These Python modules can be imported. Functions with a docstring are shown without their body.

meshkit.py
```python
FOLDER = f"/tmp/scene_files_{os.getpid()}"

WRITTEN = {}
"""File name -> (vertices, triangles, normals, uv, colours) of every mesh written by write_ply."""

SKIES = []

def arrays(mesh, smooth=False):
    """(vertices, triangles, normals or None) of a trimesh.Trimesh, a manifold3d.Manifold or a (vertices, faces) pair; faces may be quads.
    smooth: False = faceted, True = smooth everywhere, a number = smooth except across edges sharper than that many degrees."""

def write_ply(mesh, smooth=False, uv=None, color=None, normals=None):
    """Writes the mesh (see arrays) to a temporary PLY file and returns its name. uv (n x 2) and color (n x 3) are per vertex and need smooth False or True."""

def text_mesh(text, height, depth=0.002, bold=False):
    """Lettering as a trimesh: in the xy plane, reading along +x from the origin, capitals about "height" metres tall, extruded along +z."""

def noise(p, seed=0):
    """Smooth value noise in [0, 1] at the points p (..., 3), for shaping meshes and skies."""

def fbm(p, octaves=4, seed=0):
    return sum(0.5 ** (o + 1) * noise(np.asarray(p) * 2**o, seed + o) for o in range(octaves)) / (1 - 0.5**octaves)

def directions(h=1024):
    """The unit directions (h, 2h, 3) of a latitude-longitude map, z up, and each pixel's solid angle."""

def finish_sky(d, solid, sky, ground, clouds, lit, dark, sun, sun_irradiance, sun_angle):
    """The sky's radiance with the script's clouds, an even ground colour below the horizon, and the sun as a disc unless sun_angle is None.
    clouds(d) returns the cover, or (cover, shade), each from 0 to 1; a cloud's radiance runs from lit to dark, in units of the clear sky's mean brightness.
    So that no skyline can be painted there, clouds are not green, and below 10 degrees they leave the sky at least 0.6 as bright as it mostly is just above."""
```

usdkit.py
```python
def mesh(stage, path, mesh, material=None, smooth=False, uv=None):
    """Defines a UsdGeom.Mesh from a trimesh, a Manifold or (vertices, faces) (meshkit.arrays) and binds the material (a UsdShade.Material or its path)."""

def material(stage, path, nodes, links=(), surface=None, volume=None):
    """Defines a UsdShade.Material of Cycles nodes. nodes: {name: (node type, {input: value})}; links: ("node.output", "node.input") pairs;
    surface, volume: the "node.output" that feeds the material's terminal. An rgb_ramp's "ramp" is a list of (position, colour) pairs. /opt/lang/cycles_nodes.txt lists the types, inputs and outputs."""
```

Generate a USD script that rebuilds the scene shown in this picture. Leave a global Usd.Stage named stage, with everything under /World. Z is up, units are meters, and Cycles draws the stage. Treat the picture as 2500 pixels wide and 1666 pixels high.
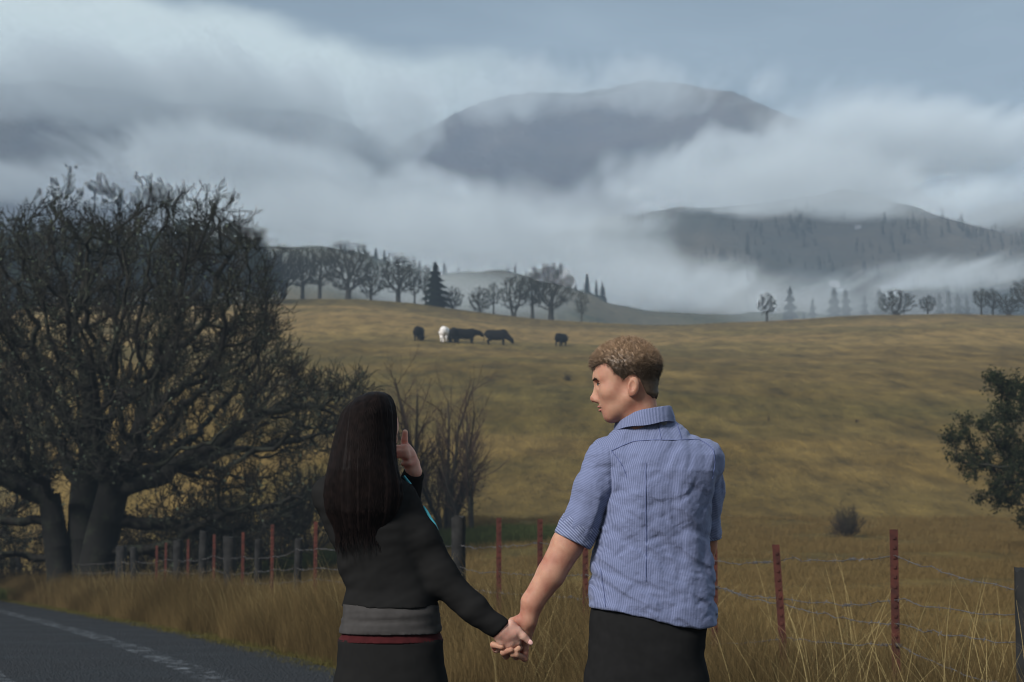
import math, numpy as np, trimesh, usdkit, meshkit
from pxr import Usd, UsdGeom, UsdLux, UsdShade, Gf, Sdf, Vt

stage = Usd.Stage.CreateInMemory()
UsdGeom.SetStageUpAxis(stage, 'Z'); UsdGeom.SetStageMetersPerUnit(stage, 1.0)
WORLD = UsdGeom.Xform.Define(stage, '/World'); stage.SetDefaultPrim(WORLD.GetPrim())

# ------------------------------------------------------------------ camera, sky, sun, exposure
FMM = 65.0
F = 2500 * FMM / 36.0
HZ, CAMZ = 1250.0, 1.35
TH = math.atan((HZ - 833) / F)
cam = UsdGeom.Camera.Define(stage, '/World/camera')
cam.CreateFocalLengthAttr(FMM); cam.CreateHorizontalApertureAttr(36.0); cam.CreateVerticalApertureAttr(36.0 * 682 / 1024)
cam.CreateClippingRangeAttr(Gf.Vec2f(0.1, 20000.0))
cam.CreateFStopAttr(8.5); cam.CreateFocusDistanceAttr(5.35)
cam.CreateExposureAttr(1.75)
_x = UsdGeom.Xformable(cam); _x.AddTranslateOp().Set(Gf.Vec3d(0, 0, CAMZ)); _x.AddRotateXOp().Set(90 + math.degrees(TH))

SUN_EL, SUN_ROT = math.radians(34), math.radians(-138)      # behind thin cloud, behind the camera and to the left
SKY_STRENGTH = 0.1

def px(u, v, Y):
    """World point at depth Y seen at pixel (u, v) of the 2500 x 1666 photograph."""
    a, b = (np.asarray(u, float) - 1250) / F, -(np.asarray(v, float) - 833) / F
    dx, dy, dz = a, math.cos(TH) - b * math.sin(TH), math.sin(TH) + b * math.cos(TH)
    t = np.asarray(Y, float) / dy
    return np.stack(np.broadcast_arrays(dx * t, np.asarray(Y, float), CAMZ + dz * t), -1)

def sky_material():
    # overcast: grey-blue deck, brighter towards the zenith, with a pale cloud bank and streaks
    n = {"s": ("sky_texture", {"sky_type": "single_scattering", "sun_disc": False, "sun_elevation": SUN_EL, "sun_rotation": SUN_ROT}),
         "g": ("geometry", {}), "nv": ("vector_math", {"math_type": "normalize"}), "sep": ("separate_xyz", {}),
         "ab": ("math", {"math_type": "absolute"}), "cie": ("math", {"math_type": "multiply_add", "value2": 3.3, "value3": 0.12}),
         # broad soft streaks
         "m1": ("mapping", {"scale": (2.6, 2.6, 13.0), "location": (0.35, 0.0, 0.6)}),
         "n1": ("noise_texture", {"scale": 1.0, "detail": 5.0, "roughness": 0.55, "distortion": 0.4}),
         "r1": ("map_range", {"range_type": "smoothstep", "from_min": 0.33, "from_max": 0.70, "clamp": True}),
         "deck": ("mix_color", {"a": (.31, .42, .51), "b": (.78, .97, 1.09)}),
         # pale bank with a lumpy top edge
         "m2": ("mapping", {"scale": (11.0, 11.0, 16.0), "location": (2.35, 0.4, 0.2)}),
         "n2": ("noise_texture", {"scale": 1.0, "detail": 5.0, "roughness": 0.5}),
         "edge": ("math", {"math_type": "multiply_add", "value2": -0.125, "value3": 0.218}),
         "e2": ("math", {"math_type": "multiply_add", "value2": 0.055}),
         "e3": ("math", {"math_type": "subtract"}),
         "top": ("map_range", {"range_type": "smoothstep", "from_min": -0.004, "from_max": 0.014, "clamp": True}),
         "bot": ("map_range", {"range_type": "smoothstep", "from_min": 0.145, "from_max": 0.242, "clamp": True}),
         "rt": ("map_range", {"range_type": "smoothstep", "from_min": 0.09, "from_max": -0.10, "to_min": 0.0, "to_max": 1.0, "clamp": True}),
         "p1": ("math", {"math_type": "multiply"}), "p2": ("math", {"math_type": "multiply"}),
         "bank": ("mix_color", {"b": (2.05, 2.3, 2.18)}),
         "lit": ("vector_math", {"math_type": "scale"}),
         "mx": ("mix_color", {"fac": 0.965}), "b": ("background_shader", {"strength": SKY_STRENGTH})}
    l = [("g.position", "nv.vector1"), ("nv.vector", "sep.vector"), ("sep.z", "ab.value1"), ("ab.value", "cie.value1"),
         ("nv.vector", "m1.vector"), ("m1.vector", "n1.vector"), ("n1.fac", "r1.value"), ("r1.result", "deck.fac"),
         ("nv.vector", "m2.vector"), ("m2.vector", "n2.vector"), ("sep.x", "edge.value1"),
         ("n2.fac", "e2.value1"), ("edge.value", "e2.value3"), ("e2.value", "e3.value1"), ("sep.z", "e3.value2"), ("e3.value", "top.value"),
         ("sep.z", "bot.value"), ("sep.x", "rt.value"), ("top.result", "p1.value1"), ("bot.result", "p1.value2"), ("p1.value", "p2.value1"), ("rt.result", "p2.value2"),
         ("p2.value", "bank.fac"), ("deck.result", "bank.a"), ("bank.result", "lit.vector1"), ("cie.value", "lit.scale"),
         ("s.color", "mx.a"), ("lit.vector", "mx.b"), ("mx.result", "b.color")]
    return usdkit.material(stage, '/World/Looks/sky', n, l, surface="b.background")

dome = UsdLux.DomeLight.Define(stage, '/World/sky')
UsdShade.MaterialBindingAPI.Apply(dome.GetPrim()).Bind(sky_material())
dome.GetPrim().SetCustomDataByKey('kind', 'structure')
sun = UsdLux.DistantLight.Define(stage, '/World/sun')
sun.CreateIntensityAttr(0.4); sun.CreateAngleAttr(16.0); sun.CreateColorAttr(Gf.Vec3f(1.0, 0.985, 0.965))
sun.GetPrim().CreateAttribute('inputs:normalize', Sdf.ValueTypeNames.Bool).Set(True)
_x = UsdGeom.Xformable(sun)
_x.AddRotateZOp().Set(math.degrees(-SUN_ROT)); _x.AddRotateXOp().Set(-(90 - math.degrees(SUN_EL)))

# ------------------------------------------------------------------ helpers
used = {}
def numbered(path):
    if path not in used:
        used[path] = 0; return path
    used[path] += 1
    return f'{path}_{used[path]:03d}'
def tag(o, label=None, cat=None, group=None, kind=None):
    o = o.GetPrim() if hasattr(o, 'GetPrim') else o
    for k, v in (('label', label), ('category', cat), ('group', group), ('kind', kind)):
        if v: o.SetCustomDataByKey(k, v)
    return o
def obj(name, mesh, m, parent=None, smooth=True, label=None, cat=None, group=None, kind=None):
    base = str(parent.GetPath()) if parent is not None else '/World'
    p = usdkit.mesh(stage, numbered(base + '/' + name), mesh, m, smooth=smooth)
    return tag(p, label, cat, group, kind)
def thing(name, label, cat, loc=(0, 0, 0), rotz=0, group=None, scale=None):
    x = UsdGeom.Xform.Define(stage, numbered('/World/' + name))
    x.AddTranslateOp().Set(Gf.Vec3d(*map(float, loc))); x.AddRotateZOp().Set(float(rotz))
    if scale is not None: x.AddScaleOp().Set(Gf.Vec3f(*map(float, np.broadcast_to(scale, 3))))
    return tag(x, label, cat, group)
def proto(name):
    used.setdefault('/World/Prototypes', 0)
    s = stage.CreateClassPrim('/World/Prototypes')
    return UsdGeom.Xform.Define(stage, '/World/Prototypes/' + name).GetPrim()
def copy(p, name, label, cat, loc, rotz, group=None, scale=None):
    r = thing(name, label, cat, loc, rotz, group, scale)
    r.GetReferences().AddInternalReference(p.GetPath()); r.SetInstanceable(True)
    return r
def mat(name, nodes, links, surface=None, volume=None):
    return usdkit.material(stage, '/World/Looks/' + name, nodes, links, surface, volume)
def plain(name, c, rough=0.8, spec=0.3, var=0.25, scale=6.0, bump=0.0, coords='g.position', c2=None, ex=None):
    """Principled with noise-varied colour."""
    c = np.array(c, float); c2 = c * (1 - var) if c2 is None else np.array(c2, float)
    n = {"g": ("geometry", {}), "n": ("noise_texture", {"scale": scale, "detail": 5.0, "roughness": 0.6}),
         "r": ("map_range", {"from_min": 0.3, "from_max": 0.7, "clamp": True}), "m": ("mix_color", {"a": tuple(c2), "b": tuple(c)}),
         "p": ("principled_bsdf", {"roughness": rough, "specular_ior_level": spec, **(ex or {})})}
    l = [(coords, "n.vector"), ("n.fac", "r.value"), ("r.result", "m.fac"), ("m.result", "p.base_color")]
    if bump:
        n["b"] = ("bump", {"strength": 0.7, "distance": bump}); l += [("n.fac", "b.height"), ("b.normal", "p.normal")]
    return mat(name, n, l, surface="p.BSDF")

def cat_mesh(parts):
    V, Fc, o = [], [], 0
    for v, f in parts:
        V.append(v); Fc.append(np.asarray(f) + o); o += len(v)
    return np.vstack(V), np.vstack(Fc)
def unit(v): return v / np.maximum(np.linalg.norm(v, axis=-1, keepdims=True), 1e-12)
def tubes(pts, rad, k):
    """pts (B, n, 3), rad (B, n): B tapered tubes with k sides."""
    B, n = pts.shape[:2]
    t = unit(np.gradient(pts, axis=1))
    ax = np.eye(3)[np.argmin(np.abs(pts[:, -1] - pts[:, 0]), axis=1)][:, None, :]
    u = unit(np.cross(t, ax)); v = np.cross(t, u)
    a = np.arange(k) * 2 * np.pi / k
    V = pts[:, :, None] + rad[:, :, None, None] * (np.cos(a)[None, None, :, None] * u[:, :, None] + np.sin(a)[None, None, :, None] * v[:, :, None])
    i = np.arange(n - 1)[:, None]; j = np.arange(k)[None]; j2 = (j + 1) % k
    q = np.stack(np.broadcast_arrays(i * k + j, i * k + j2, (i + 1) * k + j2, (i + 1) * k + j), -1).reshape(-1, 4)
    tri = np.vstack([q[:, [0, 2, 1]], q[:, [0, 3, 2]]])
    cap = [[(n - 1) * k, (n - 1) * k + s, (n - 1) * k + s + 1] for s in range(1, k - 1)] + [[0, s + 1, s] for s in range(1, k - 1)]
    tri = np.vstack([tri, cap])
    f = (tri[None] + (np.arange(B) * n * k)[:, None, None]).reshape(-1, 3)
    return V.reshape(-1, 3), f
def tube(path, r, k=6):
    path = np.asarray(path, float)
    return tubes(path[None], np.broadcast_to(np.asarray(r, float), len(path))[None], k)
def box(size, at=(0, 0, 0)):
    b = trimesh.creation.box(size); b.apply_translation(at); return np.array(b.vertices), np.array(b.faces)

# ------------------------------------------------------------------ signed-distance modelling
def smin(a, b, k):
    h = np.maximum(k - np.abs(a - b), 0) / k
    return np.minimum(a, b) - h * h * k * 0.25
def smax(a, b, k): return -smin(-a, -b, k)
def rcone(p, a, b, ra, rb):
    a, b = np.asarray(a, float), np.asarray(b, float); ab = b - a
    t = np.clip((p - a) @ ab / (ab @ ab), 0, 1)
    return np.linalg.norm(p - a - t[:, None] * ab, axis=1) - (ra + (rb - ra) * t)
def chain(p, pts, rs, k=0.01):
    d = None
    for i in range(len(pts) - 1):
        e = rcone(p, pts[i], pts[i + 1], rs[i], rs[i + 1]); d = e if d is None else smin(d, e, k)
    return d
def ellip(p, c, r):
    q = (p - np.asarray(c, float)) / np.asarray(r, float)
    k0, k1 = np.linalg.norm(q, axis=1), np.linalg.norm(q / np.asarray(r, float), axis=1)
    return k0 * (k0 - 1) / np.maximum(k1, 1e-9)
def loft(p, z, cx, cy, rx, ry, n=2.3):
    """Body of elliptical sections along z (arrays ascending in z)."""
    zz = np.clip(p[:, 2], z[0], z[-1])
    f = lambda y: np.interp(zz, z, y)
    a, b = f(rx), f(ry)
    d = ((np.abs((p[:, 0] - f(cx)) / a) ** n + np.abs((p[:, 1] - f(cy)) / b) ** n) ** (1 / n) - 1) * np.minimum(a, b)
    return np.maximum(d, np.maximum(z[0] - p[:, 2], p[:, 2] - z[-1]))
def rbox(p, c, R, half, r):
    q = np.abs((p - np.asarray(c)) @ R) - (np.asarray(half) - r)
    return np.linalg.norm(np.maximum(q, 0), axis=1) + np.minimum(q.max(1), 0) - r
def nets(sdf, lo, hi, h):
    """Surface nets on a narrow band: (vertices, triangles)."""
    lo, hi = np.asarray(lo, float), np.asarray(hi, float)
    C = 4
    n = (np.ceil((hi - lo) / (h * C)).astype(int)) * C + 1
    g = [lo[i] + h * np.arange(n[i]) for i in range(3)]
    gc = [x[::C] for x in g]
    P = np.stack(np.meshgrid(*gc, indexing='ij'), -1).reshape(-1, 3)
    Dc = sdf(P).reshape([len(x) for x in gc])
    D = np.repeat(np.repeat(np.repeat(Dc, C, 0), C, 1), C, 2)[:n[0], :n[1], :n[2]].astype(np.float32)
    near = np.abs(Dc) < h * C * 2.2
    m = np.zeros_like(near)                      # blocks whose corners come near
    a = near.copy()
    for ax in range(3):
        s = np.roll(a, -1, ax); a = a | s
    B = np.repeat(np.repeat(np.repeat(a, C, 0), C, 1), C, 2)[:n[0], :n[1], :n[2]]
    idx = np.nonzero(B)
    D[idx] = sdf(np.stack([g[i][idx[i]] for i in range(3)], 1))
    S = D < 0
    D[(D == 0)] = 1e-9
    cells = [k - 1 for k in n]
    cnt = np.zeros(cells, np.int8); 
    corner = lambda i, j, k: (slice(i, i + cells[0]), slice(j, j + cells[1]), slice(k, k + cells[2]))
    for i, j, k in np.ndindex(2, 2, 2): cnt += S[corner(i, j, k)]
    act = np.nonzero((cnt > 0) & (cnt < 8))
    A = np.stack(act, 1)
    vid = np.full(cells, -1, np.int64); vid[act] = np.arange(len(A))
    sumv, num = np.zeros((len(A), 3)), np.zeros(len(A))
    for ax in range(3):
        o1, o2 = [x for x in range(3) if x != ax]
        for b, c in np.ndindex(2, 2):
            c0 = A.copy(); c0[:, o1] += b; c0[:, o2] += c
            c1 = c0.copy(); c1[:, ax] += 1
            d0, d1 = D[tuple(c0.T)], D[tuple(c1.T)]
            x = (d0 < 0) != (d1 < 0)
            t = np.where(x, d0 / np.where(x, d0 - d1, 1), 0)
            q = (c0 - A).astype(float); q[:, ax] = t
            sumv += q * x[:, None]; num += x
    V = lo + h * (A + sumv / np.maximum(num, 1)[:, None])
    quads = []
    for ax in range(3):
        o1, o2 = (ax + 1) % 3, (ax + 2) % 3
        s0 = [slice(None)] * 3; s1 = [slice(None)] * 3
        s0[ax] = slice(0, -1); s1[ax] = slice(1, None)
        e = S[tuple(s0)] != S[tuple(s1)]
        ii = np.stack(np.nonzero(e), 1)
        ok = (ii[:, o1] > 0) & (ii[:, o2] > 0) & (ii[:, o1] < cells[o1]) & (ii[:, o2] < cells[o2]); ii = ii[ok]
        flip = ~S[tuple(ii.T)]
        q = []
        for b, c in ((-1, -1), (0, -1), (0, 0), (-1, 0)):
            k = ii.copy(); k[:, o1] += b; k[:, o2] += c; q.append(vid[tuple(k.T)])
        q = np.stack(q, 1); q[flip] = q[flip][:, ::-1]; quads.append(q)
    Q = np.vstack(quads); Q = Q[(Q >= 0).all(1)]
    return V, np.vstack([Q[:, [0, 1, 2]], Q[:, [0, 2, 3]]])
fbm = meshkit.fbm

# ------------------------------------------------------------------ terrain
FA, FB = 5.88, -0.354
def fence_x(Y): return FA + FB * np.asarray(Y, float)
def fence_u(X, Y): return (X - fence_x(Y)) / math.hypot(1, FB)
_cu = np.array([-1500, 0, 563, 871, 1009, 1169, 1328, 1594, 1859, 2125, 2337, 2500, 4000])
_cv = np.array([742, 742, 742, 741, 749, 770, 788, 796, 786, 776, 770, 772, 790])
CRY = 262.0
_ck = px(_cu, _cv, CRY)[:, 2] / px(1594, 796, CRY)[2]
_PY = np.array([-400, 20, 35, 45, 55, 62, 80, 100, 130, 173, 215, 245, 262, 275, 300, 360, 480, 700, 3000])
_pz = px(1594, 796, CRY)[2]
_PZ = np.array([0, 0, .1, .3, .7, 1.15, 3.6, 6.7, 11.2, px(1250, 845, 173)[2], px(1250, 816, 215)[2], px(1250, 802, 245)[2], _pz, _pz - .9, _pz - 5, 14, 4, 0, 0])
from scipy.interpolate import PchipInterpolator
_P = PchipInterpolator(_PY, _PZ)
def sstep(a, b, x):
    t = np.clip((x - a) / (b - a), 0, 1); return t * t * (3 - 2 * t)
def ground(X, Y):
    X, Y = np.broadcast_arrays(np.asarray(X, float), np.asarray(Y, float))
    r = -0.033 * 0.5 * ((Y - 18) + np.sqrt((Y - 18) ** 2 + 16))
    r = np.maximum(r, -2.6) ; r = np.where(Y < 0, np.maximum(r, -0.1), r)
    a = X / np.maximum(Y, 5) * F + 1250
    k = 1 + (np.interp(a, _cu, _ck) - 1) * sstep(90, 230, Y)
    p = _P(Y) * k
    p = p + (fbm(np.stack([X / 24, Y / 24, 0 * X], -1), 3, 5) - .5) * 1.2 * sstep(60, 110, Y)
    u = fence_u(X, Y)
    w = sstep(-0.5, 14, u)
    z = r * (1 - w) + p * w
    z = np.where(u < -12, r + 0.0, z)
    # fine unevenness off the road
    return z + (fbm(np.stack([X / 1.7, Y / 1.7, 0 * X], -1), 2, 9) - .5) * 0.10 * sstep(-1.4, -0.2, u)

def terrain():
    ys = np.concatenate([np.linspace(-60, 4, 20), np.geomspace(5, 320, 330), np.geomspace(330, 1950, 50)])
    s = np.concatenate([-np.geomspace(3, .42, 14), np.linspace(-.4, .4, 190), np.geomspace(.42, 3, 14)])
    Yg, Sg = np.meshgrid(ys, s, indexing='ij')
    Xg = np.clip(Sg * np.maximum(Yg + 8, 24), -1950, 1950)
    V = np.stack([Xg, Yg, ground(Xg, Yg)], -1).reshape(-1, 3)
    ny, nx = Yg.shape
    i = (np.arange(ny - 1)[:, None] * nx + np.arange(nx - 1)[None]).ravel()
    return V, np.vstack([np.stack([i, i + 1, i + nx + 1], 1), np.stack([i, i + nx + 1, i + nx], 1)])

def field_material():
    n = {"g": ("geometry", {}), "sep": ("separate_xyz", {}),
         "ms": ("mapping", {"scale": (0.10, 0.045, 0.0)}), "n1": ("noise_texture", {"scale": 1.0, "detail": 6.0, "roughness": 0.62}),
         "mf": ("mapping", {"scale": (0.52, 0.15, 0.0)}), "n2": ("noise_texture", {"scale": 1.0, "detail": 7.0, "roughness": 0.78}),
         "mc": ("mapping", {"scale": (0.016, 0.028, 0.0)}), "n3": ("noise_texture", {"scale": 1.0, "detail": 4.0, "roughness": 0.6, "distortion": 0.5}),
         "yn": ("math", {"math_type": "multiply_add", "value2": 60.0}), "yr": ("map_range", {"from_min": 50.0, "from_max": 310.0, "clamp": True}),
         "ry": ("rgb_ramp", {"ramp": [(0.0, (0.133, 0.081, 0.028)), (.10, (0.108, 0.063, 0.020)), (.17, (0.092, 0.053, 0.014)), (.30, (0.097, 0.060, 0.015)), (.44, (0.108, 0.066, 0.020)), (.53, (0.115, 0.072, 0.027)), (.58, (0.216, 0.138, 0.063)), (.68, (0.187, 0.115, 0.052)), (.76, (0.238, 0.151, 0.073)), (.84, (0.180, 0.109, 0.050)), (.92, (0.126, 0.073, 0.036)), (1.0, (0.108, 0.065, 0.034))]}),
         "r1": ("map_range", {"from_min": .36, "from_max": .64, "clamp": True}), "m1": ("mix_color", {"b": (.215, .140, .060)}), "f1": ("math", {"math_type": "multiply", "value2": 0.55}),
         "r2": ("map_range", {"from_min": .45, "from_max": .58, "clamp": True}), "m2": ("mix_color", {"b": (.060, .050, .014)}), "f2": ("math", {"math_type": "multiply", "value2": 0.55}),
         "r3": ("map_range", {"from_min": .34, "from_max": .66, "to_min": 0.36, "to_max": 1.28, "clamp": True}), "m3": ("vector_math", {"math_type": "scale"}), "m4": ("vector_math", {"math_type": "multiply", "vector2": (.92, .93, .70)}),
         "b": ("bump", {"strength": 0.9, "distance": 0.5}),
         "p": ("principled_bsdf", {"roughness": 0.95, "specular_ior_level": 0.1})}
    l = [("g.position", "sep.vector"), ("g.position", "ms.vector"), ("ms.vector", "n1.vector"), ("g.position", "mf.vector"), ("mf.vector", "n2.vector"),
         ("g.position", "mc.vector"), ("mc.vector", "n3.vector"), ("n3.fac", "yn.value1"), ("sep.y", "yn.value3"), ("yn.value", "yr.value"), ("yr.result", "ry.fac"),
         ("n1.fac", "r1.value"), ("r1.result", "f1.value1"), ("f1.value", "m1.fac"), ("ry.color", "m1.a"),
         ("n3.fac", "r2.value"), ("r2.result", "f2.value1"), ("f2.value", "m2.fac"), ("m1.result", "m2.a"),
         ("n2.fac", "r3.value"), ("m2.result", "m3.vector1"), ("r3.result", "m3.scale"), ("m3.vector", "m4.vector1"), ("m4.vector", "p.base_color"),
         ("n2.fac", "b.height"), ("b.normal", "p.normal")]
    return mat('pasture', n, l, surface="p.BSDF")
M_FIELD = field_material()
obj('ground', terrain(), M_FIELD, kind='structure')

# ------------------------------------------------------------------ road
def strip(u0, u1, ya, yb, lift, n=260, m=2, edge=0.0, seed=1):
    ys = np.linspace(ya, yb, n)
    cs = np.linspace(0, 1, m)
    j1 = (fbm(np.stack([ys / 1.3, 0 * ys, 0 * ys], -1), 3, seed) - .5) * edge
    rows = []
    for c in cs:
        u = u0 + (u1 - u0) * c + j1 * (c if u1 > u0 else 1)
        X = fence_x(ys) + u * math.hypot(1, FB)
        Z = ground(np.full_like(X, 0) + fence_x(ys) - 4 * math.hypot(1, FB), ys) + lift
        rows.append(np.stack([X, ys, Z], -1))
    V = np.stack(rows, 1).reshape(-1, 3)
    i = (np.arange(n - 1)[:, None] * m + np.arange(m - 1)[None]).ravel()
    return V, np.vstack([np.stack([i, i + 1, i + m + 1], 1), np.stack([i, i + m + 1, i + m], 1)])
M_ROAD = mat('asphalt', {"g": ("geometry", {}), "n": ("noise_texture", {"scale": 26.0, "detail": 6.0, "roughness": 0.8}), "n2": ("noise_texture", {"scale": 0.8, "detail": 5.0, "roughness": 0.6}),
     "v": ("voronoi_texture", {"scale": 38.0}), "m": ("mix_color", {"a": (.004, .0042, .0048), "b": (.040, .041, .044)}), "m2": ("mix_color", {"blend_type": "multiply", "fac": 0.8}),
     "rr": ("map_range", {"from_min": .3, "from_max": .7, "to_min": .55, "to_max": .95, "clamp": True}), "r": ("map_range", {"from_min": .3, "from_max": .7, "clamp": True}), "rg": ("rgb_ramp", {"ramp": [(0.3, (.6, .6, .6)), (.7, (1.2, 1.2, 1.2))]}),
     "b": ("bump", {"strength": 1.0, "distance": 0.05}), "p": ("principled_bsdf", {"specular_ior_level": 0.16})},
    [("g.position", "n.vector"), ("g.position", "n2.vector"), ("g.position", "v.vector"), ("n.fac", "r.value"), ("r.result", "m.fac"), ("n2.fac", "rg.fac"), ("m.result", "m2.a"), ("rg.color", "m2.b"), ("m2.result", "p.base_color"),
     ("n2.fac", "rr.value"), ("rr.result", "p.roughness"), ("v.distance", "b.height"), ("b.normal", "p.normal")], surface="p.BSDF")
obj('road', strip(-8.6, -1.55, -55, 150, 0.03, 400, 6, 0.5, 3), M_ROAD, kind='structure')
M_LINE = mat('worn_paint', {"g": ("geometry", {}), "n": ("noise_texture", {"scale": 5.0, "detail": 8.0, "roughness": 0.82}), "r": ("map_range", {"from_min": .51, "from_max": .74, "clamp": True}), "t": ("transparent_bsdf", {}),
     "p": ("principled_bsdf", {"base_color": (.24, .25, .265), "roughness": 0.7}), "x": ("mix_closure", {})},
    [("g.position", "n.vector"), ("n.fac", "r.value"), ("r.result", "x.fac"), ("t.BSDF", "x.closure1"), ("p.BSDF", "x.closure2")], surface="x.closure")
obj('road_marking', strip(-2.90, -2.64, -40, 120, 0.035, 300, 4, .12, 6), M_LINE, kind='structure', label='faint worn white line along the edge of the dark road')
obj('road_marking', strip(-4.56, -4.30, -40, 120, 0.035, 300, 4, .12, 8), M_LINE, kind='structure', label='white line cut by the bottom left corner of the photo')

# ------------------------------------------------------------------ trees
def grow(rng, p, d, L, r0, r1, n, wob, up):
    B = len(p); pts = [p]; d = unit(d)
    for i in range(n - 1):
        d = unit(d + wob * rng.normal(size=(B, 3)) + np.array([0, 0, up]))
        p = p + d * (L / (n - 1))[:, None]; pts.append(p)
    w = np.linspace(0, 1, n)[None]
    return np.stack(pts, 1), r0[:, None] * (1 - w) + r1[:, None] * w
def sprout(rng, pts, rad, k, t0, t1, ang, L, lvar=.35, taper=.45, rr=.6, up=0.0):
    B, n = rad.shape
    t = np.clip(t0 + (t1 - t0) * ((np.arange(k)[None] + rng.random((B, k))) / k), 0, .999) * (n - 1)
    i = t.astype(int); f = (t - i)[..., None]; b = np.arange(B)[:, None]
    p = pts[b, i] * (1 - f) + pts[b, i + 1] * f
    r = (rad[b, i] * (1 - f[..., 0]) + rad[b, i + 1] * f[..., 0]) * rr
    pd = unit(pts[b, i + 1] - pts[b, i])
    q = rng.normal(size=pd.shape); q = unit(q - (q * pd).sum(-1, keepdims=True) * pd)
    a = np.radians(ang[0] + (ang[1] - ang[0]) * rng.random((B, k)))[..., None]
    d = unit(np.cos(a) * pd + np.sin(a) * q + np.array([0, 0, up]))
    Ls = L * (1 - taper * t / (n - 1)) * (1 + lvar * (2 * rng.random((B, k)) - 1))
    return p.reshape(-1, 3), d.reshape(-1, 3), Ls.ravel(), r.ravel()
def leaves(rng, at, n, spread, size, aspect=.55):
    c = at[rng.integers(0, len(at), n)] + rng.normal(size=(n, 3)) * spread
    a = unit(rng.normal(size=(n, 3))); b = unit(np.cross(a, rng.normal(size=(n, 3))))
    s = (size * (.6 + .8 * rng.random(n)))[:, None]
    V = np.stack([c - a * s, c + b * s * aspect, c + a * s, c - b * s * aspect], 1).reshape(-1, 3)
    i = np.arange(n)[:, None] * 4
    return V, np.vstack([i + [[0, 1, 2]], i + [[0, 2, 3]]])
def bark(name, c, moss, amt=.5, scale=3.0):
    return mat(name, {"g": ("geometry", {}), "n": ("noise_texture", {"scale": scale, "detail": 5.0, "roughness": .7}), "r": ("map_range", {"from_min": .62 - .3 * amt, "from_max": .78 - .3 * amt, "clamp": True}),
        "n2": ("noise_texture", {"scale": scale * 9, "detail": 3.0}), "m": ("mix_color", {"a": c, "b": moss}), "b": ("bump", {"strength": 1.0, "distance": 0.03}), "p": ("principled_bsdf", {"roughness": .95, "specular_ior_level": .15})},
        [("g.position", "n.vector"), ("n.fac", "r.value"), ("r.result", "m.fac"), ("m.result", "p.base_color"), ("g.position", "n2.vector"), ("n2.fac", "b.height"), ("b.normal", "p.normal")], surface="p.BSDF")
def leafmat(name, c, c2):
    return mat(name, {"g": ("geometry", {}), "m": ("mix_color", {"a": c, "b": c2}), "d": ("diffuse_bsdf", {}), "t": ("translucent_bsdf", {}), "x": ("mix_closure", {"fac": .25})},
        [("g.random_per_island", "m.fac"), ("m.result", "d.color"), ("m.result", "t.color"), ("d.BSDF", "x.closure1"), ("t.BSDF", "x.closure2")], surface="x.closure")
M_BARK = bark('oak_bark', (.017, .016, .014), (.028, .031, .021), .4)
M_TWIG = bark('oak_twig', (.018, .016, .013), (.034, .037, .024), .45, 1.2)
M_LICHEN = leafmat('lichen', (.085, .100, .070), (.035, .040, .022))
M_FARBARK = bark('far_bark', (.030, .028, .024), (.040, .041, .030), .4)
M_FARTWIG = bark('far_twig', (.034, .031, .024), (.044, .045, .030), .5, .5)
M_RED = bark('red_twig', (.046, .030, .024), (.060, .040, .028), .5, 2.0)
M_DARKLEAF = leafmat('evergreen_leaf', (.020, .025, .013), (.038, .042, .021))
M_NEEDLE = leafmat('needle', (.018, .026, .016), (.036, .045, .024))

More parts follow.
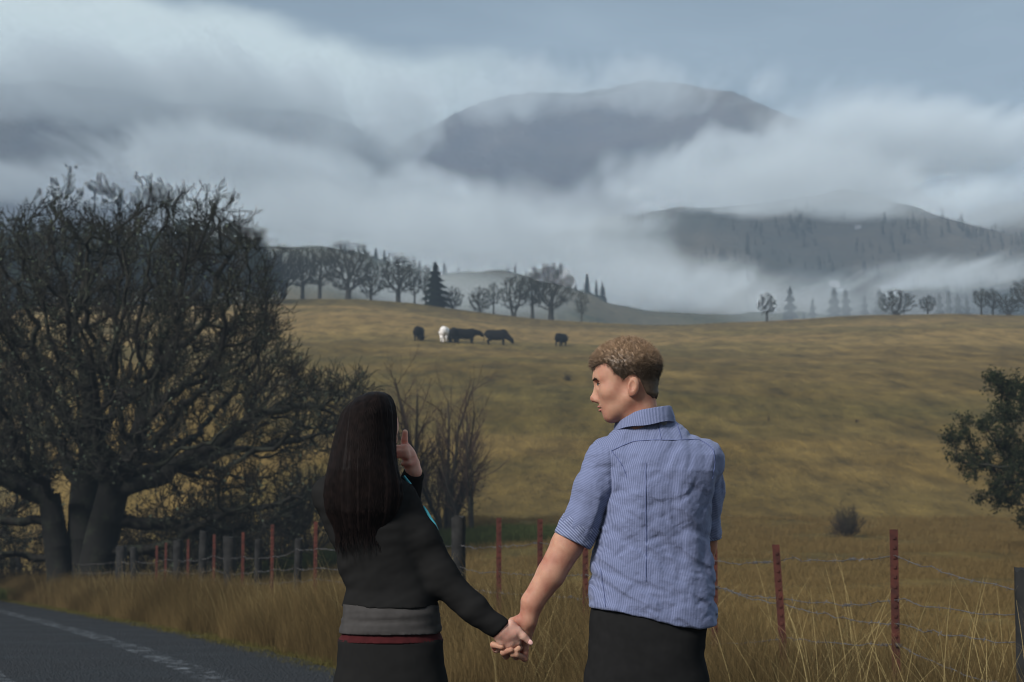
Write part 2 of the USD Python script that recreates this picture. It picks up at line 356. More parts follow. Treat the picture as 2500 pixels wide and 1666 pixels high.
def oak(seed, h=9.0, stems=((0, 0, 1),), trunk_r=.3, stem_l=.5, l1=(9, .42), l2=(8, .22), l3=(7, .1), l4=(4, .045), wob=.16, lim=(35, 80), up1=.05, sides=(9, 6, 4, 3, 3), extra=None, lean=.0, upt=.06, tw=1.0, limbs=0, env=None, fill=.74):
    """Trunk mesh, crown mesh, and the points of the thin twigs, about h metres tall, base at the origin."""
    rng = np.random.default_rng(seed)
    ns = len(stems); st = np.array(stems, float)
    base = np.zeros((ns, 3)); base[:, :2] = st[:, :2] * trunk_r * 1.2; base[:, 2] = -.3
    P0, R0 = grow(rng, base, st, np.full(ns, h * stem_l) * (1 + .12 * rng.random(ns)), np.full(ns, trunk_r), np.full(ns, trunk_r * .5), 9, wob * .45, .03)
    R0[:, 0] *= 1.45; R0[:, 1] *= 1.08
    a = [tubes(P0, R0, sides[0])]
    p, d, L, r = sprout(rng, P0, R0, l1[0], .28, 1, lim, h * l1[1], taper=.25, rr=.55, up=up1)
    # leaders carry the stem on
    p = np.vstack([p, P0[:, -1]]); d = np.vstack([d, unit(P0[:, -1] - P0[:, -2])]); L = np.append(L, np.full(ns, h * l1[1] * 1.0)); r = np.append(r, R0[:, -1])
    if limbs:
        k = np.arange(limbs); el = np.arcsin(np.clip(-.02 + 1.0 * (k + .5) / limbs, -1, .998)); az = k * 2.399963 + rng.normal(size=limbs) * .12
        si = rng.integers(0, ns, limbs); pi_ = np.clip((2.6 + 5.4 * (el + .1) / 1.6 + rng.normal(size=limbs) * .6), 2, 8).astype(int)
        p = P0[si, pi_]; d = np.stack([np.cos(az) * np.cos(el), np.sin(az) * np.cos(el), np.sin(el)], 1); L = np.full(limbs, h * .5); r = trunk_r * (.30 + .14 * rng.random(limbs))
    if extra is not None:
        for e in extra:
            p = np.vstack([p, [P0[e[0], e[1]]]]); d = np.vstack([d, [unit(np.array(e[2], float))]]); L = np.append(L, e[3]); r = np.append(r, e[4])
    if env is not None:      # limbs reach towards the outline of the crown
        c, e = np.array(env[0]) * h, np.array(env[1]) * h
        d = unit(d); o = (p - c) / e; w = d / e
        A, B_, C_ = (w * w).sum(1), (o * w).sum(1), (o * o).sum(1) - 1
        far = (-B_ + np.sqrt(np.maximum(B_ * B_ - A * C_, 0))) / A
        L = np.clip(far, h * .06, h * 1.2) * fill * (.72 + .38 * rng.random(len(p)))
    P1, R1 = grow(rng, p, d, L, r, r * .28, 9, wob * 1.25, .035)
    a.append(tubes(P1, R1, sides[1]))
    b = []
    p, d, L, r = sprout(rng, P1, R1, l2[0], .22, 1, (30, 70), h * l2[1], rr=.55, up=.12)
    P2, R2 = grow(rng, p, d, L, r, r * .3, 7, wob * 1.6, upt)
    b.append(tubes(P2, R2, sides[2]))
    p, d, L, r = sprout(rng, P2, R2, l3[0], .15, 1, (28, 65), h * l3[1], rr=.55, up=.18)
    r = np.maximum(r, h * .0009 * tw)
    P3, R3 = grow(rng, p, d, L, r, r * .4, 5, wob * 1.6, upt)
    b.append(tubes(P3, R3, sides[3]))
    last = P3
    if l4:
        p, d, L, r = sprout(rng, P3, R3, l4[0], .2, 1, (25, 60), h * l4[1], rr=.6, up=.15)
        r = np.maximum(r, h * .00075 * tw)
        P4, R4 = grow(rng, p, d, L, r, r * .5, 3, wob * 1.3, .1)
        b.append(tubes(P4, R4, sides[4])); last = P4
    return cat_mesh(a), cat_mesh(b), last.reshape(-1, 3), P2.reshape(-1, 3)

from scipy.spatial import cKDTree
def spread_tree(seed, stems, c, e, n_att, step, infl, kill, r_tip, expo=2.35, rmax=None, low=None, twig=(.55, 3, .22, 3), trunk_r=.12, tw=.006, up=.10, wig=.22, shell=.45):
    """A bare tree whose limbs grow towards points spread through the crown (ellipsoid c, e): trunk mesh, crown mesh, twig points."""
    rng = np.random.default_rng(seed)
    u = unit(rng.normal(size=(n_att * 3, 3))); R = rng.random(n_att * 3) ** shell
    A = np.array(c) + u * R[:, None] * np.array(e); A = A[A[:, 2] > .35]
    if low is not None: A = A[low(A)]
    A = A[fbm(A / (e[0] * .22), 2, seed) > .36][:n_att]
    N, par = [], []
    for st in stems:
        for i, p in enumerate(st): N.append(np.array(p, float)); par.append(-1 if i == 0 else len(N) - 2)
    N = [np.array(N)]; par = list(par)
    for it in range(150):
        P = np.vstack(N); d, k = cKDTree(P).query(A)
        A = A[d > kill]; k = k[d > kill]; d = d[d > kill]
        if not len(A): break
        ok = d < infl
        if not ok.any(): ok = d <= d.min() + step
        g = np.zeros_like(P); np.add.at(g, k[ok], unit(A[ok] - P[k[ok]]))
        j = np.nonzero(np.abs(g).sum(1) > 1e-9)[0]
        dirs = unit(unit(g[j]) + wig * rng.normal(size=(len(j), 3)) + [0, 0, up])
        new = P[j] + dirs * step
        dd, _ = cKDTree(P).query(new); keep = dd > step * .45
        if not keep.any(): break
        N.append(new[keep]); par += list(j[keep])
    P = np.vstack(N); par = np.array(par); n = len(P)
    w = np.zeros(n); has = np.zeros(n, bool); has[par[par >= 0]] = True
    w[~has] = r_tip ** expo
    for i in range(n - 1, -1, -1):
        if par[i] >= 0: w[par[i]] += w[i]
    # stems come first and in order, so a child always follows its parent
    r = np.maximum(w, r_tip ** expo) ** (1 / expo)
    if rmax: r = r_tip + (r - r_tip) * (rmax - r_tip) / (r.max() - r_tip)
    r = np.maximum(r, r_tip)
    i = np.nonzero(par >= 0)[0]
    seg = np.stack([P[par[i]], P[i]], 1); rr = np.stack([np.minimum(r[par[i]], r[i] * 1.35), r[i]], 1)
    seg[:, 1] += unit(seg[:, 1] - seg[:, 0]) * rr[:, 1:2] * .35
    roots = par[par[i]] < 0; rr[roots, 0] *= 1.5
    big = r[i] > trunk_r
    tr = tubes(seg[big], rr[big], 9); cr = [tubes(seg[~big], rr[~big], 4)]
    # twigs on every thin limb
    thin = np.nonzero(r[i] < np.quantile(r[i], .72))[0]
    L, k1, L2, k2 = twig
    p, d, Ls, r0 = sprout(rng, seg[thin], np.full((len(thin), 2), tw * 1.6), k1, .1, 1, (15, 62), L, rr=1.0, up=.25)
    T1, R1 = grow(rng, p, d, Ls, np.full(len(p), tw * 1.5), np.full(len(p), tw * .9), 5, .20, .09); cr.append(tubes(T1, R1, 3))
    p, d, Ls, r0 = sprout(rng, T1, R1, k2, .2, 1, (22, 60), L2, rr=.8, up=.2)
    T2, R2 = grow(rng, p, d, Ls, np.full(len(p), tw), np.full(len(p), tw * .7), 3, .2, .1); cr.append(tubes(T2, R2, 3))
    return tr, cat_mesh(cr), T2.reshape(-1, 3), T1.reshape(-1, 3)

# the big oak on the left
OAKY = 49.0
ob = px(195, 1365, OAKY); oz = float(ground(ob[0], OAKY))
stems = [[(-.42, .0, -.3), (-.52, .0, .6), (-.62, .05, 1.3), (-.74, .1, 2.0), (-.86, .1, 2.7)], [(.36, .0, -.3), (.40, -.05, .6), (.50, -.05, 1.3), (.66, -.1, 2.0), (.84, -.1, 2.8)], [(0, .25, -.3), (.0, .3, .8), (-.05, .4, 1.6), (-.05, .45, 2.4), (.0, .5, 3.2)]]
tr, cr, tw, mid = spread_tree(11, stems, (1.0, 0, 5.35), (7.6, 6.0, 5.6), 3600, .30, 2.6, .46, .0125, expo=2.2, low=lambda A: ~((A[:, 2] < 3.0) & (np.abs(A[:, 0]) < 2.4)) & (A[:, 0] < np.where(A[:, 2] > 6.1, 5.1 - .25 * (A[:, 2] - 8), 7.6)), rmax=.46, trunk_r=.17, twig=(.85, 3, .36, 4), tw=.0095)
t = thing('oak_tree', 'big bare oak with mossy spreading limbs beside the road on the left', 'tree', (ob[0], OAKY, oz))
obj('trunk', tr, M_BARK, t); obj('crown', cr, M_TWIG, t)
rng = np.random.default_rng(5)
obj('lichen', leaves(rng, mid, 7000, .05, .045), M_LICHEN, t, smooth=False, kind='stuff')
tr, cr, tw, mid = spread_tree(23, [[(-.2, 0, -.3), (-.25, 0, 1), (-.35, 0, 2)], [(.25, 0, -.3), (.3, 0, 1), (.5, 0, 2.2)]], (0, 0, 5.2), (5.2, 4.2, 4.9), 1300, .36, 2.6, .55, .015, expo=2.2, rmax=.32, trunk_r=.15, twig=(.85, 4, .36, 3), tw=.0105)
q = px(20, 1330, 58.0)
t = thing('oak_tree', 'bare dark oak half hidden behind the left side of the big oak', 'tree', (q[0] - 2.6, 58, float(ground(q[0], 58))))
obj('trunk', tr, M_BARK, t); obj('crown', cr, M_TWIG, t); obj('lichen', leaves(rng, mid, 4000, .05, .045), M_LICHEN, t, smooth=False, kind='stuff')

# thicket below the oak, red-brown saplings right of the woman, round bush, dots
def shrub(seed, h, spread, n0=14, l2=7, l3=5, rad=.03, tilt=(5, 45), sides=(5, 3, 3), wob=.14, up=.06):
    rng = np.random.default_rng(seed)
    az, el = rng.random(n0) * 2 * np.pi, np.radians(tilt[0] + (tilt[1] - tilt[0]) * rng.random(n0))
    d = np.stack([np.cos(az) * np.sin(el) * spread, np.sin(az) * np.sin(el) * spread, np.cos(el)], 1)
    p = np.stack([np.cos(az) * .1 * h * rng.random(n0), np.sin(az) * .1 * h * rng.random(n0), np.full(n0, -.1)], 1)
    P0, R0 = grow(rng, p, d, h * (.6 + .45 * rng.random(n0)), np.full(n0, rad), np.full(n0, rad * .25), 7, wob, up)
    p, d, L, r = sprout(rng, P0, R0, l2, .2, 1, (20, 55), h * .38, rr=.6, up=.15); P1, R1 = grow(rng, p, d, L, np.maximum(r, .004), np.maximum(r * .3, .003), 5, wob * 1.4, up)
    p, d, L, r = sprout(rng, P1, R1, l3, .2, 1, (20, 50), h * .17, rr=.6, up=.1); P2, R2 = grow(rng, p, d, L, np.maximum(r, .0035), np.maximum(r * .4, .0025), 4, wob * 1.4, up)
    return tubes(P0, R0, sides[0]), cat_mesh([tubes(P1, R1, sides[1]), tubes(P2, R2, sides[2])]), P2.reshape(-1, 3)
M_BRAMBLE = bark('bramble', (.032, .026, .022), (.042, .038, .026), .5, 2.0)
sh = [shrub(40 + i, 2.6, 1.3, 16, 8, 6, .028, (8, 62)) for i in range(3)]
pr = []
for i, (s0, s1, tips) in enumerate(sh):
    pp = proto(f'thicket_{"abc"[i]}'); usdkit.mesh(stage, str(pp.GetPath()) + '/stem', s0, M_BRAMBLE, smooth=True); usdkit.mesh(stage, str(pp.GetPath()) + '/twigs', s1, M_BRAMBLE, smooth=True)
    usdkit.mesh(stage, str(pp.GetPath()) + '/dead_leaf', leaves(np.random.default_rng(i), tips, 1500, .08, .045), leafmat(f'dead_leaf_{"abc"[i]}', (.040, .034, .022), (.026, .022, .017))); pr.append(pp)
spots = [(300, 56, 1.0, 'dark leafless shrub directly right of the big oak trunk'), (380, 59, 1.1, 'dark leafless shrub second to the right from the big oak trunk'), (455, 57, 1.2, 'dark leafless shrub behind the left end of the red fence posts'), (535, 60, 1.2, 'dark tangled shrub behind the wide wooden fence post'),
         (610, 58, 1.15, 'dark tangled shrub below the lowest hanging oak branch'), (690, 60, 1.1, 'dark tangled shrub left behind the woman, next to her shoulder'), (760, 59, 1.0, 'dark shrub hidden mostly by the woman, seen beside her left arm'), (60, 62, 1.1, 'dark leafless shrub at the left edge behind the oak'), (130, 60, 1.0, 'dark leafless shrub just left of the big oak trunk'),
         (1010, 60, .85, 'dark shrub at the foot of the reddish saplings, nearest the woman'), (1085, 61, .8, 'dark shrub at the foot of the reddish saplings, right one')]
rng = np.random.default_rng(3)
for i, (u, Y, s, lab) in enumerate(spots):
    X = (u - 1250) / F * Y
    copy(pr[i % 3], 'shrub', lab, 'shrub', (X, Y, float(ground(X, Y))), rng.random() * 360, 'dark shrubs along the creek', (s, s, s * (.85 + .3 * rng.random())))
for i, (u, Y, h, seed, lab) in enumerate([(1010, 57, 5.0, 71, 'tall reddish sapling with bare upright twigs right of the woman\'s head'), (1085, 58, 4.6, 72, 'reddish bare sapling leaning right, between two thin saplings'), (1155, 56, 4.0, 73, 'thin reddish sapling standing rightmost above the green creek bank')]):
    X = (u - 1250) / F * Y
    s0, s1, tips = shrub(seed, h, [.8, 1.0, .7][i], [5, 5, 3][i], 11, 9, [.10, .085, .07][i], (2, 32), (7, 3, 3), .10, .05)
    t = thing('sapling', lab, 'tree', (X, Y, float(ground(X, Y))), 0, 'reddish saplings by the creek')
    obj('trunk', s0, M_BRAMBLE, t); obj('crown', s1, M_RED, t)
def small_bush(u, v, wpx, hpx, seed, lab, dense=1.0, m=None, name='bush'):
    # find where the sight line meets the hill
    ys = np.linspace(30, 250, 2000); q = px(u, v, ys); k = np.argmax(ground(q[:, 0], ys) > q[:, 2]); Y = ys[k]; X = q[k, 0]
    w, h = wpx / F * Y, hpx / F * Y
    s0, s1, tips = shrub(seed, 1.0, 1.2, int(26 * dense), 8, 6, .014, (4, 75), (4, 3, 3), .12, .04)
    sc = np.array([w / 1.75, w / 1.75, h / 1.12])
    t = thing(name, lab, 'bush', (X, Y, float(ground(X, Y))))
    obj('stem', (s0[0] * sc, s0[1]), M_BRAMBLE, t); obj('twigs', (s1[0] * sc, s1[1]), m or M_BRAMBLE, t)
small_bush(2065, 1312, 104, 90, 81, 'dark round leafless bush on the pasture behind the right fence', 2.2, M_BRAMBLE)
small_bush(1385, 930, 26, 24, 82, 'small dark bush on the slope just left of the man\'s head')
small_bush(1878, 1030, 12, 22, 83, 'tiny reddish weed clump on the slope right of the man', .6, M_RED)
small_bush(2092, 1032, 20, 12, 84, 'tiny flat reddish weed clump on the slope far right of the man', .6, M_RED)

# the dense tree cut by the right edge
RY = 46.0
q = px(2725, 1275, RY)
tr, cr, tw, mid = spread_tree(31, [[(-.15, 0, -.3), (-.25, 0, .5), (-.4, 0, 1.0)], [(.15, 0, -.3), (.2, 0, .6), (.35, .1, 1.3)]], (-.1, 0, 2.75), (4.1, 2.8, 2.6), 1200, .28, 1.6, .42, .014, rmax=.17, trunk_r=.08, twig=(.42, 3, .2, 3), tw=.006)
t = thing('evergreen_oak', 'dense dark leafy tree cut by the right edge of the photo', 'tree', (q[0], RY, float(ground(q[0], RY))))
obj('trunk', tr, M_BARK, t); obj('crown', cr, M_TWIG, t)
obj('foliage', leaves(np.random.default_rng(6), np.vstack([tw, mid]), 80000, .07, .036), M_DARKLEAF, t, smooth=False)

# bare trees on the crest: five kinds, each copy its own
kinds = []
for i, (seed, st, c, e, na, rm) in enumerate([(101, [[(0, 0, -.4), (0, 0, 1), (.05, 0, 1.9)]], (0, 0, 5.4), (4.3, 4.0, 3.9), 620, .42), (102, [[(-.2, 0, -.4), (-.3, 0, 1), (-.45, 0, 2)], [(.25, 0, -.4), (.35, 0, 1), (.6, 0, 2.2)]], (0, 0, 5.3), (3.9, 3.8, 3.9), 560, .30), (103, [[(0, 0, -.4), (0, 0, 1.2), (-.05, 0, 2.6)]], (0, 0, 5.9), (3.1, 3.0, 3.4), 460, .30),
                               (104, [[(-.4, 0, -.4), (-.7, 0, 1.0)], [(.0, 0, -.4), (.05, 0, 1.2)], [(.45, 0, -.4), (.8, 0, 1.2)]], (0, 0, 4.8), (4.8, 4.2, 4.4), 620, .24), (105, [[(0, 0, -.4), (0, 0, 1.2), (.05, 0, 2.6)]], (0, 0, 5.8), (2.0, 2.0, 3.5), 300, .22)]):
    tr, cr, tw, mid = spread_tree(seed, st, c, e, na, .42, 3.0, .6, .035, rmax=rm, trunk_r=.16, twig=(.8, 3, .35, 3), tw=.020, shell=.5)
    pp = proto(f'crest_tree_{"abcde"[i]}')
    usdkit.mesh(stage, str(pp.GetPath()) + '/trunk', tr, M_FARBARK, smooth=True); usdkit.mesh(stage, str(pp.GetPath()) + '/crown', cr, M_FARTWIG, smooth=True)
    usdkit.mesh(stage, str(pp.GetPath()) + '/lichen', leaves(np.random.default_rng(seed), mid, 2500, .14, .05), M_LICHEN)
    zz = np.concatenate([cr[0][:, 2], tr[0][:, 2]]); kinds.append((pp, np.percentile(zz, 99.7)))
def crest(u, vtop, k, lab, Y=264, cat='tree', name='bare_tree', group='bare trees along the crest of the pasture', wide=1.0, vbase=None):
    X = float(px(u, 760, Y)[0]); z = float(ground(X, Y))
    if vbase: z = max(z, float(px(u, vbase, Y)[2]))
    h = float(px(u, vtop, Y)[2]) - z
    s = h / kinds[k][1]
    copy(kinds[k][0], name, lab, cat, (X, Y, z), (u * 37.7) % 360, group, (s * wide, s * wide, s))
for a in [(640, 602, 3, 'bare tree on the crest just right of the big oak crown'), (690, 600, 0, 'second bare crest tree right of the big oak crown'), (738, 604, 2, 'slim bare crest tree, third from the big oak crown'), (780, 606, 2, 'slim bare crest tree left of the broad thick one'),
          (850, 592, 0, 'broad thick-trunked bare oak, tallest in the left crest row'), (905, 640, 1, 'lower bare tree between the broad oak and the round crowned oak'), (972, 622, 0, 'round crowned bare oak above the cows\' left'), (1012, 660, 4, 'thin bare tree close right of the round crowned oak'),
          (1040, 650, 4, 'thin bare tree touching the dark conifer\'s left side'), (1105, 700, 3, 'low scrubby bare tree in the gap right of the dark conifer'), (1172, 700, 3, 'small forked bare tree left of the right clump'), (1205, 690, 4, 'thin bare tree in the left of the right clump'),
          (1255, 672, 1, 'twin-stemmed bare oak in the middle of the right clump'), (1345, 648, 0, 'tallest broad bare oak of the right clump above the lone cow'), (1300, 668, 2, 'bare oak half hidden left of the tallest oak in the right clump'), (1420, 712, 4, 'crooked low bare tree at the right end of the crest row'),
          (600, 588, 0, 'bare tree half hidden behind the right edge of the big oak'), (560, 580, 2, 'tall bare crest tree seen through the big oak\'s right branches')]:
    crest(*a)
for a in [(1872, 716, 4, 'lone small tree on the crest right of the man', 263, 1.5), (2190, 708, 3, 'wide bare oak with several trunks on the right crest', 262, 1.5), (2265, 722, 1, 'low bare oak next to the wide one on the right crest', 262, 1.15), (2396, 704, 2, 'bare round-topped tree, left of the pair near the right edge', 262, 1.0),
          (2424, 706, 2, 'bare round-topped tree, right of the pair near the right edge', 263, 1.0), (2462, 718, 3, 'low bare tree between the pair and the edge tree', 262, 1.2), (2510, 682, 0, 'large bare oak cut by the right edge on the crest', 260, 1.1)]:
    crest(*a[:5], wide=a[5], group='bare trees on the right crest')

# conifers
def conifer(seed, h=10.0, r=2.0, n=1500):
    rng = np.random.default_rng(seed)
    t = rng.random(n) ** .85; z = h * (.06 + .94 * t)
    whorl = .62 + .38 * np.sin(t * 46 + rng.random() * 6) + .35 * (rng.random(n) - .3)
    a = rng.random(n) * 2 * np.pi
    side = .75 + .35 * fbm(np.stack([np.cos(a) * 1.3, np.sin(a) * 1.3, t * 5], -1), 2, seed) * 1.2
    R = r * ((1 - t) ** .75) * np.clip(whorl, .3, 1.2) * side + .10
    d = np.stack([np.cos(a), np.sin(a), -.25 - .25 * rng.random(n)], 1)
    s_ = np.stack([-np.sin(a), np.cos(a), 0 * a], 1) * ((.20 + .14 * rng.random(n)) * (.4 + R / r))[:, None]
    p0 = np.stack([0 * z, 0 * z, z], 1); tip = p0 + d * R[:, None]; m = p0 + d * R[:, None] * .5
    V = np.stack([p0, m + s_, tip, m - s_ + [0, 0, .12]], 1).reshape(-1, 3); i = np.arange(n)[:, None] * 4
    return V, np.vstack([i + [[0, 1, 2]], i + [[0, 2, 3]]])
def trunk_mesh(h, r): return tube([[0, 0, -.5], [0, 0, h * .5], [0, 0, h * .97]], [r, r * .6, .02], 6)
con = []
for i, (r, n) in enumerate([(2.5, 1500), (2.0, 1300), (3.3, 1800)]):
    pp = proto(f'conifer_{"abc"[i]}'); usdkit.mesh(stage, str(pp.GetPath()) + '/trunk', trunk_mesh(10, .2), M_FARBARK, smooth=True)
    usdkit.mesh(stage, str(pp.GetPath()) + '/crown', conifer(200 + i, 10, r, n), M_NEEDLE); con.append(pp)
for a in [(1062, 640, 2, 'dark bushy conifer standing alone among the bare crest trees', 262, .95)]:
    X = float(px(a[0], 760, a[4])[0]); z = float(ground(X, a[4])); h = float(px(a[0], a[1], a[4])[2]) - z
    copy(con[a[2]], 'conifer', a[3], 'tree', (X, a[4], z), 20, None, (h / 10 * 1.25, h / 10 * 1.25, h / 10))
# dense dark trees filling the slope behind the big oak
pp = proto('dense_tree')
tr, cr, tw, mid = oak(140, 9.0, ((-.1, 0, 1), (.15, 0, 1)), .25, .45, (10, .44), (8, .24), (6, .12), None, .17, (35, 85), sides=(6, 4, 3, 3))
usdkit.mesh(stage, str(pp.GetPath()) + '/trunk', tr, M_FARBARK, smooth=True); usdkit.mesh(stage, str(pp.GetPath()) + '/crown', cr, M_FARTWIG, smooth=True)
usdkit.mesh(stage, str(pp.GetPath()) + '/foliage', leaves(np.random.default_rng(8), np.vstack([tw, mid]), 9000, .30, .17), M_DARKLEAF)
hden = np.percentile(cr[0][:, 2], 99.5)
for i, u in enumerate([-20, 45, 95, 150, 205, 250, 310, 360, 405, 460, 505, 560, 615]):
    Y = 236 + (i * 17) % 30; X = float(px(u, 760, Y)[0]); z = float(ground(X, Y)); vt = 545 + (i * 29) % 26 + max(0, (u - 480) * .18)
    h = float(px(u, vt, Y)[2]) - z
    nm = ['first', 'second', 'third', 'fourth', 'fifth', 'sixth', 'seventh', 'eighth', 'ninth', 'tenth', 'eleventh', 'twelfth', 'thirteenth'][i]
    copy(pp, 'dense_tree', f'dense dark tree behind the big oak, {nm} from the left edge', 'tree', (X, Y, z), i * 77.0, 'dense dark trees behind the big oak', (h / hden * 1.05, h / hden * 1.05, h / hden))
for i, (u, vt) in enumerate([(70, 533), (285, 540), (440, 556)]):
    Y = 246; X = float(px(u, 760, Y)[0]); z = float(ground(X, Y)); h = float(px(u, vt, Y)[2]) - z
    copy(con[i], 'conifer', f'dark conifer among the dense trees behind the big oak, {["left", "middle", "right"][i]} one', 'tree', (X, Y, z), i * 50, 'conifers behind the big oak', h / 10)

# ------------------------------------------------------------------ hills and mountains
def hillmat(name, c1, c2, c3):
    return mat(name, {"g": ("geometry", {}), "n": ("noise_texture", {"scale": .02, "detail": 6.0, "roughness": .65}), "n2": ("noise_texture", {"scale": .004, "detail": 3.0}), "r": ("map_range", {"from_min": .4, "from_max": .62, "clamp": True}), "r2": ("map_range", {"from_min": .46, "from_max": .6, "clamp": True}),
        "m": ("mix_color", {"a": c1, "b": c2}), "m2": ("mix_color", {"b": c3}), "b": ("bump", {"strength": 1.0, "distance": 10.0}), "p": ("diffuse_bsdf", {})},
        [("g.position", "n.vector"), ("n.fac", "r.value"), ("r.result", "m.fac"), ("g.position", "n2.vector"), ("n2.fac", "r2.value"), ("r2.result", "m2.fac"), ("m.result", "m2.a"), ("m2.result", "p.color"), ("n.fac", "b.height"), ("b.normal", "p.normal")], surface="p.BSDF")
HG = {}
def proj(p):
    d = p - np.array([0, 0, CAMZ]); z = d[:, 1] * math.cos(TH) + d[:, 2] * math.sin(TH); y = -d[:, 1] * math.sin(TH) + d[:, 2] * math.cos(TH)
    return 1250 + F * d[:, 0] / z, 833 - F * y / z
def hill(name, sil, Y, front, back, m, seed, rough=14.0, n=260, foot=0.0):
    sil = np.array(sil, float)
    us = np.linspace(sil[0, 0], sil[-1, 0], n); vs = PchipInterpolator(sil[:, 0], sil[:, 1])(us)
    R = px(us, vs, Y)
    t = np.concatenate([np.linspace(-1, 0, 40), np.linspace(0, 1, 16)[1:]])
    prof = np.where(t < 0, (1 - np.abs(t) ** 1.25), 1 - np.abs(t) ** 1.5)
    X = np.repeat(R[:, 0][:, None], len(t), 1); Yy = Y + np.where(t < 0, t * front, t * back)[None] + 0 * X
    Z = foot + (R[:, 2][:, None] - foot) * prof[None]
    q = np.stack([X, Yy, 0 * X], -1)
    Z = Z + (fbm(q / (rough * 9), 5, seed) - .5) * rough * 2.2 * sstep(0, .3, 1 - np.abs(t))[None] + (fbm(q / (rough * .8), 3, seed + 1) - .5) * rough * .25
    Yy = Yy + (fbm(q / (rough * 14), 3, seed + 2) - .5) * rough * 6 * (np.abs(t) > .02)
    k = len(t); i = (np.arange(n - 1)[:, None] * k + np.arange(k - 1)[None]).ravel()
    f = np.vstack([np.stack([i, i + k + 1, i + 1], 1), np.stack([i, i + k, i + k + 1], 1)])
    obj(name, (np.stack([X, Yy, Z], -1).reshape(-1, 3), f), m, kind='structure')
    HG[(name, seed)] = np.stack([X, Yy, Z], -1)[:, :40].reshape(-1, 3)
    return lambda rng, cnt: np.stack([X, Yy, Z], -1)[rng.integers(0, n, cnt), rng.integers(4, 35, cnt)] + rng.normal(size=(cnt, 3)) * [2.0, 6.0, 0]
M_HILLA = hillmat('far_mountain', (.040, .040, .052), (.060, .054, .060), (.075, .062, .055))
M_HILLC = hillmat('near_mountain', (.036, .040, .036), (.066, .058, .046), (.085, .070, .052))
M_RIDGE = hillmat('ridge_field', (.08, .068, .045), (.045, .048, .030), (.15, .115, .07))
YA, YB, YC, YD, YR = 1500., 1400., 900., 1050., 520.
hill('mountain', [(750, 560), (900, 372), (985, 333), (1060, 303), (1140, 270), (1250, 245), (1400, 232), (1600, 214), (1750, 210), (1830, 234), (1940, 284), (2050, 340), (2250, 470), (2500, 560)], YA, 420, 300, M_HILLA, 1, 12)
hill('mountain', [(-1200, 240), (-500, 170), (0, 188), (160, 196), (300, 222), (420, 262), (560, 268), (690, 276), (840, 322), (950, 370), (1050, 470), (1250, 600)], YB, 420, 250, M_HILLA, 4, 14)
onC = hill('mountain', [(1100, 700), (1300, 575), (1400, 540), (1550, 512), (1700, 490), (1950, 494), (2090, 490), (2200, 500), (2330, 532), (2500, 572), (2800, 600), (3400, 640)], YC, 330, 200, M_HILLC, 7, 9)
hill('mountain', [(1900, 640), (2200, 560), (2330, 522), (2400, 482), (2500, 466), (2700, 440), (3500, 430)], YD, 200, 200, M_HILLC, 9, 9)
onR = hill('ridge', [(-900, 560), (0, 570), (400, 575), (620, 594), (800, 614), (900, 630), (1000, 655), (1100, 668), (1180, 670), (1300, 690), (1440, 712), (1480, 730), (1560, 748), (1700, 765), (2000, 772), (2600, 765), (3600, 740)], YR, 190, 150, M_RIDGE, 12, 3)

def instancer(name, p, at, rot, sc, label, cat):
    """p: (name, mesh, material) of each kind."""
    pi = UsdGeom.PointInstancer.Define(stage, '/World/' + name)
    kinds_ = [usdkit.mesh(stage, f'/World/{name}/{nm}', ms, m).GetPath() for nm, ms, m in p]
    pi.CreatePrototypesRel().SetTargets(kinds_)
    k = len(at)
    pi.CreatePositionsAttr(Vt.Vec3fArray.FromNumpy(np.asarray(at, np.float32)))
    pi.CreateProtoIndicesAttr(Vt.IntArray.FromNumpy((np.arange(k) % len(p)).astype(np.int32)))
    q = np.zeros((k, 4)); q[:, 3] = np.cos(rot / 2); q[:, 2] = np.sin(rot / 2)
    pi.CreateOrientationsAttr(Vt.QuathArray([Gf.Quath(float(w[3]), float(w[0]), float(w[1]), float(w[2])) for w in q]))
    pi.CreateScalesAttr(Vt.Vec3fArray.FromNumpy(np.broadcast_to(np.asarray(sc, np.float32), (k, 3)).copy()))
    tag(pi, label, cat, kind='stuff'); return pi
def iproto(name, mesh, m): return name, mesh, m
fc = [iproto(f'forest_conifer_{"ab"[i]}', conifer(300 + i, 10, [2.4, 3.0][i], 150), M_NEEDLE) for i in range(2)]
rng = np.random.default_rng(77)
at = onC(rng, 3800); at = at[(fbm(at / [60, 60, 1e9] , 3, 3) > .42)]
instancer('forest', fc, at, rng.random(len(at)) * 6.28, (.25 + .40 * rng.random((len(at), 1))) * np.ones(3), 'far conifer forest on the misty hillside at the right', 'forest')

